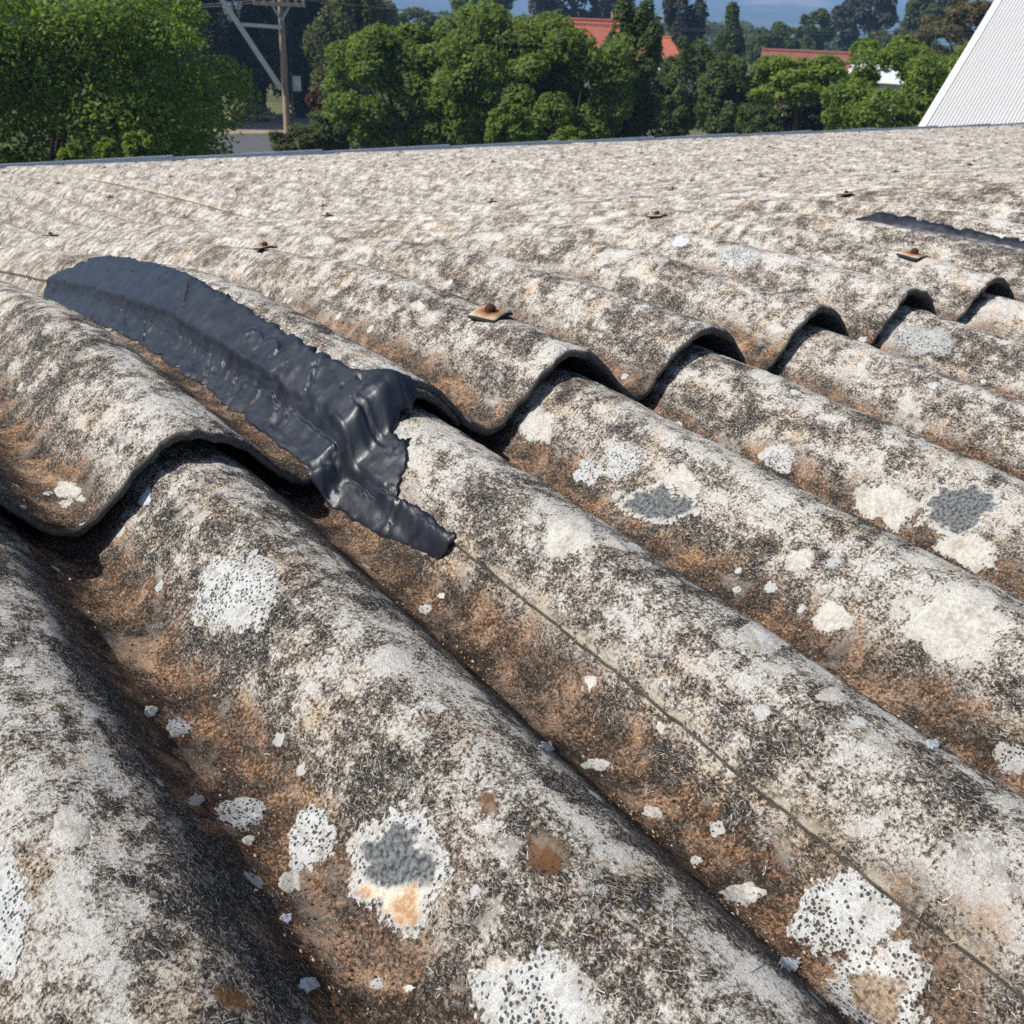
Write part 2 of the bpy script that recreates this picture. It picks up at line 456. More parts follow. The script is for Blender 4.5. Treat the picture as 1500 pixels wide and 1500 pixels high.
def make_sheet(row, j, t0, ts, nu):
    """one corrugated sheet with its thickness; ts: rows from the lower end up"""
    u0 = U_LAP + j * WIDE; u1 = u0 + WIDE + 0.62 * P
    n = int(round((u1 - u0) / P * nu)) + 1
    us = np.linspace(u0, u1, n)
    ts = np.asarray(ts, float)
    U, T = np.meshgrid(us, ts, indexing='ij')
    H = sheet_top(U, T, row, j)
    # lower end: wavy cut, softened corner
    wob = 0.0018 * vnoise(us * 60, us * 0 + j, 11) + 0.0012 * vnoise(us * 220, us * 0 + j, 12) + 0.0022 * np.maximum(0, vnoise(us * 90, us * 0 + j, 18) - 0.45)
    fade = np.clip(1 - (T - ts[0]) / 0.02, 0, 1)
    T2 = T + wob[:, None] * fade
    wob2 = 0.0005 * vnoise(ts * 25, ts * 0 + j, 14) + 0.0006 * vnoise(ts * 130, ts * 0 + j, 16)
    U2 = U.copy(); U2[0] += wob2
    H[:, 0] -= 0.0011
    top = at_roof(U2, T2, H)
    nt = len(ts)
    V = [top.reshape(-1, 3)]
    idx = np.arange(n * nt).reshape(n, nt)
    F = [np.stack([idx[:-1, :-1], idx[1:, :-1], idx[1:, 1:], idx[:-1, 1:]], -1).reshape(-1, 4)]
    uvs = [np.stack([arc(U), T + {'low': 0, 'up': 11, 'far': 23}[row]], -1).reshape(-1, 2)]
    prof = [((profile(U) + 0.0024) / A1).reshape(-1)]
    tts = [T.reshape(-1)]; edges = [np.zeros(n * nt)]
    base = n * nt
    # cut face at the lower end and underside
    eu = us
    prev = idx[:, 0]
    et = np.full(n, ts[0]) + wob
    for k, (dt, dh) in enumerate(((-0.0012, 0.0022), (-0.0013, 0.0048), (0.0, THICK + 0.0008), (0.05, THICK), (0.30, THICK))):
        tk = et + dt
        hk = sheet_top(eu, np.full(n, ts[0]), row, j) - dh + (0.0005 * vnoise(eu * 400, eu * 0 + k, 15) if k < 3 else 0)
        if k >= 3:
            hk = profile(eu) + row_base(tk, row) + sheet_lift(eu, j) - dh
        V.append(at_roof(eu, tk, hk))
        cur = base + np.arange(n)
        F.append(np.stack([prev[:-1], cur[:-1], cur[1:], prev[1:]], -1))
        uvs.append(np.stack([arc(eu), tk - 0.01 * k + 40], -1)); prof.append(np.zeros(n)); tts.append(tk); edges.append(np.ones(n))
        prev = cur; base += n
    # side edge
    prev = idx[0, :]
    for k, (dh, du_, ed) in enumerate(((0.0012, 0.0002, 0.0), (0.0016, 0.0004, 1.0), (0.0064, 0.0024, 1.0))):
        hk = sheet_top(np.full(nt, us[0]), ts, row, j) - dh
        V.append(at_roof(us[0] + wob2 + du_, ts, hk))
        cur = base + np.arange(nt)
        F.append(np.stack([prev[1:], cur[1:], cur[:-1], prev[:-1]], -1))
        uvs.append(np.stack([np.full(nt, arc(us[0])) - dh, ts + {'low': 0, 'up': 11, 'far': 23}[row]], -1)); prof.append(np.full(nt, -0.2)); tts.append(ts); edges.append(np.full(nt, ed))
        prev = cur; base += nt
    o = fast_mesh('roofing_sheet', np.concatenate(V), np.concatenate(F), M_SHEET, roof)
    attr_uv(o, np.concatenate(uvs)); attr(o, 'profile', np.concatenate(prof)); attr(o, 'upslope', np.concatenate(tts)); attr(o, 'cut_edge', np.concatenate(edges))
    lp = np.zeros((n, nt)); lp[0] = 1.0; lp[1] = 0.35
    attr(o, 'lip', np.concatenate([lp.reshape(-1), np.zeros(base - n * nt)]))
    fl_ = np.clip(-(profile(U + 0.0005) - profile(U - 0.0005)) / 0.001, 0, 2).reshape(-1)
    attr(o, 'falling_flank', np.concatenate([fl_, np.zeros(base - n * nt)]))
    return o

sheets = {}
ts_low = np.concatenate([np.linspace(-1.7, -0.75, 25)[:-1], np.arange(-0.75, 0.17, 0.0035)])
ts_up = np.concatenate([[0, 0.0012], np.arange(0.004, 0.45, 0.004), np.arange(0.45, 1.2, 0.008), np.arange(1.2, 2.46, 0.03)])
ts_up2 = np.concatenate([[0, 0.0015], np.arange(0.006, 0.6, 0.009), np.arange(0.6, 2.47, 0.04)])
ts_far = np.concatenate([np.arange(2.3, 6.0, 0.06), [6.0]])
for j in (-1, 0):
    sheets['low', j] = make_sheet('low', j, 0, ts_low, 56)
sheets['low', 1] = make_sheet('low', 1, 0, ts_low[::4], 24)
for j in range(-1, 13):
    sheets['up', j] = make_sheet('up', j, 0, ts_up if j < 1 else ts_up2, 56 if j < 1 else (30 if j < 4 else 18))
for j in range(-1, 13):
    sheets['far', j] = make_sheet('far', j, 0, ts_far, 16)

# eaves gutter along the far end: one length per sheet
for j in range(-1, 13):
    ga, gb = U_LAP + j * WIDE, U_LAP + (j + 1) * WIDE - 0.004
    sec = [(-0.03, -0.05), (-0.03, -0.13), (0.11, -0.13), (0.11, 0.006), (0.122, 0.006), (0.122, -0.145), (-0.04, -0.145), (-0.04, -0.05)]
    V = []; F = []
    for k, uu in enumerate((ga, gb)):
        for (dt, dh) in sec:
            dh += 0.012 * (k - 0.5) * (1 if dh > 0 else 0)
            p = at_roof(np.array(uu), np.array(6.0), np.array(0.0))
            V.append((p[0], p[1] + dt, p[2] + dh + 0.012))
    ns = len(sec)
    for k in range(ns):
        F.append((k, (k + 1) % ns, ns + (k + 1) % ns, ns + k))
    F.append(tuple(range(ns))); F.append(tuple(range(2 * ns - 1, ns - 1, -1)))
    mesh_obj('gutter', V, F, M_GUTTER, roof)

# ------------------------------------------------------------------ fixing bolts with square washers on the crests
def bent_plate(size, thick, bend, lift, n=6):
    V = []; F = []
    g = np.linspace(-size / 2, size / 2, n)
    for s in (0, 1):
        for x in g:
            for y in g:
                V.append((x, y, lift - bend * x * x - s * thick))
    for i in range(n - 1):
        for k in range(n - 1):
            a = i * n + k
            F.append((a, a + n, a + n + 1, a + 1)); b = a + n * n
            F.append((b, b + 1, b + n + 1, b + n))
    for i in range(n - 1):
        for (a, b) in ((i, i + 1), (n * (n - 1) + i + 1, n * (n - 1) + i), ((i + 1) * n, i * n), (i * n + n - 1, (i + 1) * n + n - 1)):
            F.append((a, b, b + n * n, a + n * n))
    return V, F
def bolt_head():
    V = []; F = []
    rings = [(0.0043, -0.001), (0.0045, 0.0018), (0.0042, 0.003), (0.003, 0.0043), (0.0014, 0.005)]
    for r, z in rings:
        for k in range(10):
            a = 2 * math.pi * k / 10
            V.append((r * math.cos(a), r * math.sin(a), z))
    for i in range(len(rings) - 1):
        for k in range(10):
            F.append((i * 10 + k, i * 10 + (k + 1) % 10, i * 10 + 10 + (k + 1) % 10, i * 10 + 10 + k))
    F.append(tuple(range(40, 50)))
    return V, F
_me = {}
def shared(name, vf, mat, smooth=False):
    me = bpy.data.meshes.new(name); me.from_pydata(*[vf[0], [], vf[1]])
    if smooth: me.shade_smooth()
    me.materials.append(mat); return me
WASHERS = [shared('washer', bent_plate(0.025, 0.0012, b, 0.0), M_WASHER, True) for b in (5.0, 8.5, 2.5)]
SEALS = [shared('rubber_seal', bent_plate(0.0262, 0.0019, b, 0.0), M_RUBBER, True) for b in (5.0, 8.5, 2.5)]
HEAD = shared('roof_bolt', bolt_head(), M_RUST)
rb = random.Random(5)
bolt_spots = []
for t in (0.10, 0.53, 1.52, 2.46, 3.12, 3.80, 4.70, 5.40):
    for j in range(-1, 12):
        for k in (3, 7):
            kk = k + 7 * j
            if kk < -3 or (t < 2 and kk > 45): continue
            if t < 1 and kk < 3 and kk > 0: continue
            bolt_spots.append((kk, t + rb.uniform(-0.02, 0.02) * (t > 0.3)))
for (k, t) in bolt_spots:
    row = 'up' if t < 2.45 else 'far'
    u = k * P - 0.004
    j = int(math.floor((u - U_LAP) / WIDE))
    h = float(sheet_top(np.array(u), np.array(t), row, j))
    ph = float(np.interp(t, _T, _PH))
    v = rb.randrange(3)
    pos = at_roof(np.array(u), np.array(t), np.array(h + 0.0045))
    b = link(bpy.data.objects.new('roof_bolt', HEAD), roof)
    b.location = pos
    b.rotation_euler = (ph + rb.uniform(-0.05, 0.05), rb.uniform(-0.14, 0.14), 0)
    if t > 0.3: b.scale = (0.82, 0.82, 0.82)
    w = link(bpy.data.objects.new('washer', WASHERS[v]), b); w.location = (0, 0, -0.0006); w.rotation_euler = (0, 0, rb.uniform(-0.5, 0.5))
    s = link(bpy.data.objects.new('rubber_seal', SEALS[v]), b); s.location = (0, 0, -0.0022); s.rotation_euler = (0, 0, w.rotation_euler[2] + rb.uniform(-0.15, 0.15))

# ------------------------------------------------------------------ lichen crusts growing on the sheets
LICHEN = [
('W',1,0.1155,-0.1341,[(138,-259),(55,-345),(-20,-334),(-104,-226),(-155,-48),(-170,152),(-134,316),(-65,391),(30,373),(121,266),(175,100),(184,-94)]),
('G',1,0.1,-0.315,[(115,-182),(45,-250),(-30,-237),(-105,-161),(-150,-50),(-150,100),(-120,225),(-45,300),(45,275),(120,200),(150,75),(157,-75)]),
('W',1,0.085,-0.2725,[(75,-100),(30,-136),(-15,-136),(-60,-100),(-90,-50),(-90,25),(-75,100),(-30,150),(15,163),(60,125),(85,42),(90,-50)]),
('C',1,0.0709,-0.2825,[(44,-25),(6,-75),(-33,-75),(-61,-50),(-54,0),(-15,50),(28,50),(51,25)]),
('S',1,0.07,-0.24,[(90,-62),(60,-100),(15,-100),(-52,-111),(-105,-100),(-128,-63),(-120,0),(-75,75),(-15,125),(45,112),(90,50),(105,0)]),
('C',1,-0.0005,-0.2625,[(75,-38),(45,-100),(15,-125),(-30,-125),(-60,-75),(-75,-25),(-60,25),(-45,75),(0,111),(40,109),(75,75),(83,25)]),
('W',1,-0.0305,-0.275,[(105,-150),(60,-262),(0,-300),(-60,-250),(-105,-150),(-135,25),(-105,175),(-60,300),(5,334),(75,275),(120,162),(135,0)]),
('W',1,0.106,-0.395,[(135,-200),(60,-250),(-30,-225),(-90,-125),(-150,-50),(-165,75),(-128,200),(-53,250),(30,150),(105,125),(135,25),(135,-75)]),
('W',1,0.238,-0.42,[(105,-175),(30,-200),(-45,-175),(-105,-125),(-165,-25),(-165,75),(-105,150),(-30,200),(45,175),(113,100),(150,0),(135,-100)]),
('T',1,0.2185,-0.445,[(150,-150),(60,-150),(-60,-175),(-465,-250),(-585,-200),(-540,-125),(-518,-25),(-127,175),(53,200),(150,125),(157,25),(135,-50)]),
('C',1,0.22,-0.385,[(60,-75),(30,-75),(-10,-75),(-75,-75),(-126,-50),(-150,-25),(-110,25),(-55,50),(0,50),(45,25),(67,0),(75,-50)]),
('C',1,0.2796,-0.1925,[(152,-115),(46,-200),(-34,-200),(-93,-125),(-126,-25),(-131,89),(-101,175),(-41,211),(42,206),(152,185),(248,144),(244,26)]),
('W',1,0.4013,-0.1029,[(57,-146),(-2,-190),(-58,-181),(-95,-121),(-110,-31),(-97,73),(-55,159),(4,200),(66,196),(112,138),(126,45),(103,-63)]),
('W',1,0.388,-0.0859,[(41,-122),(-15,-136),(-60,-79),(-72,28),(-41,125),(15,145),(60,79),(71,-31)]),
('D',1,0.3925,-0.1514,[(85,-236),(25,-261),(-41,-219),(-97,-111),(-132,19),(-131,156),(-90,253),(-30,279),(35,231),(97,124),(130,-11),(124,-146)]),
('C',1,0.406,-0.1558,[(52,-128),(-3,-167),(-53,-154),(-90,-103),(-105,-25),(-90,64),(-54,133),(0,171),(55,164),(95,108),(111,33),(94,-53)]),
('C',1,0.3952,-0.0169,[(63,-190),(10,-221),(-44,-200),(-87,-121),(-104,-7),(-95,107),(-64,169),(-6,169),(37,163),(93,130),(113,13),(101,-96)]),
('W',1,0.5326,-0.1288,[(47,-150),(5,-168),(-42,-146),(-62,-67),(-59,1),(-54,58),(-55,149),(-10,172),(36,146),(73,81),(87,-7),(75,-93)]),
('C',1,0.5341,-0.2225,[(79,-215),(-6,-258),(-81,-189),(-83,-75),(-73,0),(-77,66),(-66,186),(9,284),(99,260),(166,169),(185,34),(152,-100)]),
('D',1,0.549,-0.2633,[(100,-229),(16,-267),(-65,-217),(-125,-117),(-155,8),(-140,147),(-95,233),(-12,265),(75,226),(150,126),(184,-10),(160,-142)]),
('C',1,0.5305,-0.2837,[(81,-213),(15,-238),(-45,-138),(-45,-38),(-45,3),(-40,37),(-41,87),(-25,254),(53,212),(112,112),(140,-13),(126,-138)]),
('C',1,0.4112,-0.35,[(156,-250),(38,-275),(-67,-250),(-148,-125),(-187,25),(-187,175),(-142,300),(-44,325),(74,275),(204,175),(334,45),(286,-121)]),
('C',1,0.5826,-0.0682,[(184,-18),(108,-106),(-50,-156),(-114,-106),(-146,-20),(-145,65),(-120,122),(-64,145),(88,192),(184,165),(174,93),(184,58)]),
('S',1,0.8413,-0.0414,[(92,-297),(10,-318),(-70,-250),(-102,-96),(-123,40),(-114,165),(-88,317),(-9,334),(76,268),(151,136),(186,-27),(162,-186)]),
('C',1,0.3887,-0.2925,[(44,-100),(8,-125),(-37,-100),(-67,-75),(-82,0),(-73,50),(-45,100),(-7,125),(38,113),(68,75),(77,0),(68,-50)]),
('C',1,0.3014,-0.3147,[(184,22),(142,-59),(-40,-128),(-124,-103),(-174,-53),(-184,-3),(-148,58),(-80,97),(50,137),(190,159),(184,97),(183,60)]),
('C',0,0.082,0.0451,[(60,-126),(20,-152),(-31,-113),(-64,-17),(-60,98),(-20,161),(40,101),(60,-23)]),
('B',1,0.1135,-0.0004,[(30,-71),(0,-111),(-36,-84),(-45,-5),(-15,4),(0,4),(15,4),(45,4)]),
('S',1,0.3798,-0.4075,[(37,-75),(-8,-75),(-62,-50),(-76,25),(-43,75),(7,100),(52,50),(67,-12)]),
('W',0,0.8513,0.2111,[(66,-286),(-12,-312),(-73,-259),(-118,-124),(-132,38),(-113,189),(-62,295),(9,318),(88,267),(178,172),(213,28),(142,-165)]),
('B',0,0.8532,0.3021,[(25,-150),(-49,-177),(-90,-92),(-77,46),(-22,159),(57,190),(125,132),(102,-20)]),
('B',0,1.3164,2.4422,[(0,0),(0,0),(-16,-79),(-28,279),(0,0),(0,0),(0,0),(0,0)]),
('C',0,0.8733,1.4055,[(-7,-750),(-161,-849),(-148,-317),(-130,144),(13,809),(0,0),(0,0),(0,0)]),
('C',0,0.5706,0.6634,[(19,-320),(-83,-399),(-125,-227),(-102,67),(-12,345),(120,503),(119,231),(120,28)]),
('C',0,0.7123,0.4899,[(21,-365),(-58,-356),(-101,-135),(-84,177),(-19,388),(86,409),(160,219),(126,-113)]),
('C',0,1.4666,2.4029,[(-76,-386),(-134,-879),(-177,-412),(-219,75),(-163,417),(-58,438),(0,0),(0,0)]),
('B',0,0.869,2.2103,[(0,0),(-19,-298),(9,94),(2,374),(0,0),(0,0),(0,0),(0,0)]),
('C',0,0.4099,1.4182,[(5,-507),(-49,-456),(-49,-156),(-48,92),(-12,518),(66,644),(105,393),(74,-108)]),
('C',0,0.4387,0.826,[(23,-110),(-102,-452),(-135,-378),(-114,-173),(-23,158),(0,0),(0,0),(0,0)]),
('C',1,0.103,-0.3788,[(45,-62),(15,-87),(-15,-87),(-45,-62),(-60,-12),(-60,38),(-45,63),(-15,88),(15,88),(45,63),(60,13),(60,-37)]),
('C',1,0.0584,-0.1643,[(41,18),(15,-25),(-27,-69),(-54,-73),(-49,-32),(-19,31),(19,68),(46,60)]),
('S',1,0.0665,-0.1743,[(56,-15),(16,-74),(-36,-101),(-73,-87),(-64,-15),(-19,68),(35,93),(65,53)]),
('C',1,0.0523,-0.2345,[(47,28),(17,-21),(-24,-65),(-56,-69),(-55,-41),(-24,10),(19,57),(49,57)]),
('C',1,0.0646,-0.2575,[(31,0),(9,-25),(-12,-25),(-30,-16),(-36,0),(-13,25),(16,36),(32,25)]),
('B',1,0.0601,-0.3025,[(24,0),(9,-25),(-21,-50),(-36,-25),(-29,0),(-6,25),(9,25),(32,25)]),
('B',1,0.052,-0.3375,[(45,0),(15,-25),(-30,-50),(-52,-50),(-52,-25),(-15,25),(24,50),(50,42)]),
('C',1,0.0835,-0.3525,[(15,-12),(0,-13),(-15,0),(-15,12),(-15,25),(-8,25),(0,25),(15,0)]),
('C',1,0.2455,-0.3075,[(15,-25),(0,-25),(-15,-25),(-15,0),(-15,25),(0,25),(15,25),(15,0)]),
('C',1,0.2425,-0.2612,[(15,-38),(-15,-38),(-30,-38),(-30,3),(-15,37),(0,48),(15,37),(30,-13)]),
('C',1,0.268,-0.325,[(0,0),(-8,-25),(-15,0),(-15,0),(-15,25),(0,25),(15,25),(15,0)]),
('B',1,0.3111,-0.4009,[(101,9),(6,-31),(-72,-41),(-87,-16),(-70,9),(26,45),(81,47),(589,234)]),
('C',1,0.3775,-0.235,[(15,-25),(0,-25),(-15,-11),(-22,13),(-15,35),(0,39),(15,25),(22,0)]),
('C',1,0.217,-0.3625,[(21,-25),(0,-25),(-24,-25),(-53,-25),(-39,0),(-6,25),(22,25),(30,0)]),
('C',1,0.2188,-0.1471,[(37,-24),(7,-48),(-33,-54),(-57,-31),(-47,10),(-5,54),(27,46),(47,13)]),
('C',1,0.2301,-0.1456,[(15,-26),(0,-36),(-16,-19),(-22,0),(-16,31),(0,37),(15,24),(19,-4)]),
('W',0,0.0717,0.0495,[(33,-21),(15,-43),(-13,-43),(-37,-34),(-41,-4),(-20,28),(7,35),(30,9)]),
('C',0,0.0474,0.0028,[(49,84),(22,10),(6,-15),(-14,-28),(-34,-28),(-21,-3),(14,72),(44,115)]),
('C',0,0.0767,0.0303,[(33,-52),(13,-67),(-14,-56),(-36,-25),(-37,24),(-13,57),(13,46),(33,-3)]),
('C',0,0.084,0.0248,[(20,-47),(10,-59),(0,-36),(-20,2),(-20,38),(0,50),(20,26),(20,-11)]),
('C',1,0.163,-0.4325,[(67,0),(19,-25),(-25,-25),(-45,0),(-30,25),(0,25),(60,50),(81,25)]),
('C',1,0.2193,-0.295,[(59,-50),(22,-63),(-41,-50),(-101,-32),(-90,14),(-29,50),(29,25),(60,-25)]),
('C',1,0.2205,-0.3325,[(40,-25),(10,-50),(-28,-25),(-56,0),(-55,25),(-11,50),(25,25),(45,0)]),
('C',1,0.0065,-0.1575,[(50,-10),(26,-50),(-10,-50),(-40,-25),(-49,10),(-25,43),(12,50),(45,33)]),
('B',1,0.2029,-0.4225,[(88,0),(28,-25),(-160,-100),(-256,-121),(-172,-54),(13,46),(75,50),(104,25)]),
('C',0,0.555,0.1725,[(12,-47),(-10,-55),(-24,-26),(-24,5),(-14,47),(10,55),(23,37),(25,-5)]),
('C',1,0.292,-0.36,[(91,-25),(-7,-75),(-62,-50),(-83,0),(-68,37),(-15,50),(69,50),(127,25)]),
('C',1,0.5372,-0.2325,[(29,-75),(-7,-75),(-37,-35),(-46,25),(-29,75),(8,84),(38,37),(46,-25)]),
('C',1,0.403,-0.256,[(39,-90),(-20,-115),(-66,-65),(-75,21),(-45,96),(15,110),(60,60),(75,-15)]),
('S',1,0.4094,-0.2725,[(22,-50),(-4,-50),(-34,-35),(-41,0),(-24,50),(5,50),(33,25),(41,-12)]),
('C',0,0.6927,0.0185,[(22,-97),(-18,-99),(-47,-49),(-51,28),(-27,91),(17,104),(45,52),(47,-33)]),
('C',0,0.4147,0.1786,[(25,-92),(-12,-112),(-39,-56),(-45,29),(-30,98),(5,110),(37,65),(43,-24)]),
('B',1,0.1856,-0.2979,[(191,156),(31,-4),(-99,-118),(-134,-118),(-123,-88),(-31,4),(150,173),(198,186)]),
]

def ellipse(ru, rt, n=10):
    return [(ru * math.cos(6.2832 * k / n), rt * math.sin(6.2832 * k / n)) for k in range(n)]
LICHEN = [l for l in LICHEN if l[0] != 'T']
LICHEN += [('T', 1, 1.535 * P, -0.446, ellipse(185, 190, 12)), ('R', 1, 2.905 * P, -0.333, ellipse(55, 70)), ('R', 1, 0.921 * P, -0.360, ellipse(85, 130)),
           ('R', 1, 0.901 * P, -0.328, ellipse(50, 80)), ('R', 1, 0.14 * P, -0.352, ellipse(60, 70))]
for li, (ty, low, u0, t0, pts) in enumerate(LICHEN):
    pts = np.array(pts, float) * 1e-4
    bad = np.hypot(*pts.T) < 1e-6
    pts[bad] = np.stack([np.cos(np.arange(len(pts)) / len(pts) * 6.283), -2 * np.sin(np.arange(len(pts)) / len(pts) * 6.283)], -1)[bad] * 0.008
    rad = np.hypot(*pts.T)
    if rad.mean() < 0.0012: continue
    if t0 < 0.2:
        pts = np.where((rad > 0.055)[:, None], pts * (0.020 / np.maximum(rad, 1e-6))[:, None], pts); rad = np.hypot(*pts.T)
    row = 'low' if low else 'up'
    j = int(math.floor((u0 - U_LAP) / WIDE))
    na = 64 if rad.mean() > 0.012 else 30
    nr = 9 if rad.mean() > 0.012 else 5
    a = np.linspace(0, 2 * np.pi, na, endpoint=False)
    m = len(pts)
    f = a / (2 * np.pi) * m; i0 = np.floor(f).astype(int) % m; fr = (f - np.floor(f))[:, None]
    fr = fr * fr * (3 - 2 * fr)
    rim = pts[i0] * (1 - fr) + pts[(i0 + 1) % m] * fr
    lob = 1 + 0.20 * vnoise(np.cos(a) * 2.2 + li * 7, np.sin(a) * 2.2, 21) + 0.13 * vnoise(np.cos(a) * 6 + li, np.sin(a) * 6, 22) + 0.05 * vnoise(np.cos(a) * 16 + li, np.sin(a) * 16, 23)
    rim = rim * lob[:, None]
    V = []; R_ = []; AR = []
    fr_ = np.linspace(0, 1, nr + 1)[1:]
    uu = [np.array([u0])]; tq = [np.array([t0])]; R_ = [np.array([0.0])]; AR = [np.array([0.0])]
    hgt = [np.array([0.0007])]
    for q in fr_:
        uu.append(u0 + rim[:, 0] * q); tq.append(t0 + rim[:, 1] * q); R_.append(np.full(na, q)); AR.append(q * (rim[:, 1] / (np.abs(rim[:, 1]).max() + 1e-9) + 1.2 * rim[:, 0] / (np.abs(rim[:, 0]).max() + 1e-9)) / 1.6)
        hgt.append(np.full(na, 0.0007 if q < 0.9 else (-0.0003 if q > 0.98 else 0.0005)) + 0.00025 * vnoise(uu[-1] * 500, tq[-1] * 500, 24))
    uu = np.concatenate(uu); tq = np.concatenate(tq); hgt = np.concatenate(hgt)
    if not low: tq = np.maximum(tq, 0.003)
    if ty == 'R': hgt = hgt * 0 + 0.0006
    if rad.mean() < 0.009: hgt = hgt * 0.6 - 0.0001
    H = sheet_top(uu, tq, row, j) + hgt
    F = [(0, 1 + k, 1 + (k + 1) % na) for k in range(na)]
    F4 = []
    for r in range(nr - 1):
        b0 = 1 + r * na; b1 = b0 + na
        F4 += [(b0 + k, b1 + k, b1 + (k + 1) % na, b0 + (k + 1) % na) for k in range(na)]
    o = mesh_obj('lichen_patch', at_roof(uu, tq, H), F + F4, M_LICHEN[ty], sheets[row, j], True)
    attr_uv(o, np.stack([arc(uu), tq], -1)); attr(o, 'radial', np.concatenate(R_)); attr(o, 'around', np.concatenate(AR))

# ------------------------------------------------------------------ black sealant smeared over the side laps
def smooth01(x):
    x = np.clip(x, 0, 1); return x * x * (3 - 2 * x)
def tape_base(u, t, ulap, j):
    """surface of the sheets under a smear that runs along a side lap and over the lower end of the ridge sheets"""
    w = smooth01((u - ulap + 0.0085) / 0.0070)
    def row(r):
        return profile(u) + row_base(t, r) + sheet_lift(u, j - 1) * (1 - w) + sheet_lift(u, j) * w + roughness(u + (0 if r == 'low' else 3.3), t)
    s = smooth01((t + 0.019 + 0.003 * vnoise(u * 150, t * 0, 9)) / 0.023)
    return row('low') * (1 - s) + row('up') * s

def in_poly(px, py, poly):
    inside = np.zeros(px.shape, bool)
    n = len(poly)
    for i in range(n):
        x0, y0 = poly[i]; x1, y1 = poly[(i + 1) % n]
        c = ((y0 > py) != (y1 > py)) & (px < (x1 - x0) * (py - y0) / (y1 - y0 + 1e-15) + x0)
        inside ^= c
    return inside
def dist_poly(px, py, poly):
    d = np.full(px.shape, 1e9)
    n = len(poly)
    for i in range(n):
        a = np.array(poly[i]); b = np.array(poly[(i + 1) % n]); ab = b - a
        s = np.clip(((px - a[0]) * ab[0] + (py - a[1]) * ab[1]) / (ab @ ab + 1e-15), 0, 1)
        d = np.minimum(d, np.hypot(px - a[0] - s * ab[0], py - a[1] - s * ab[1]))
    return d

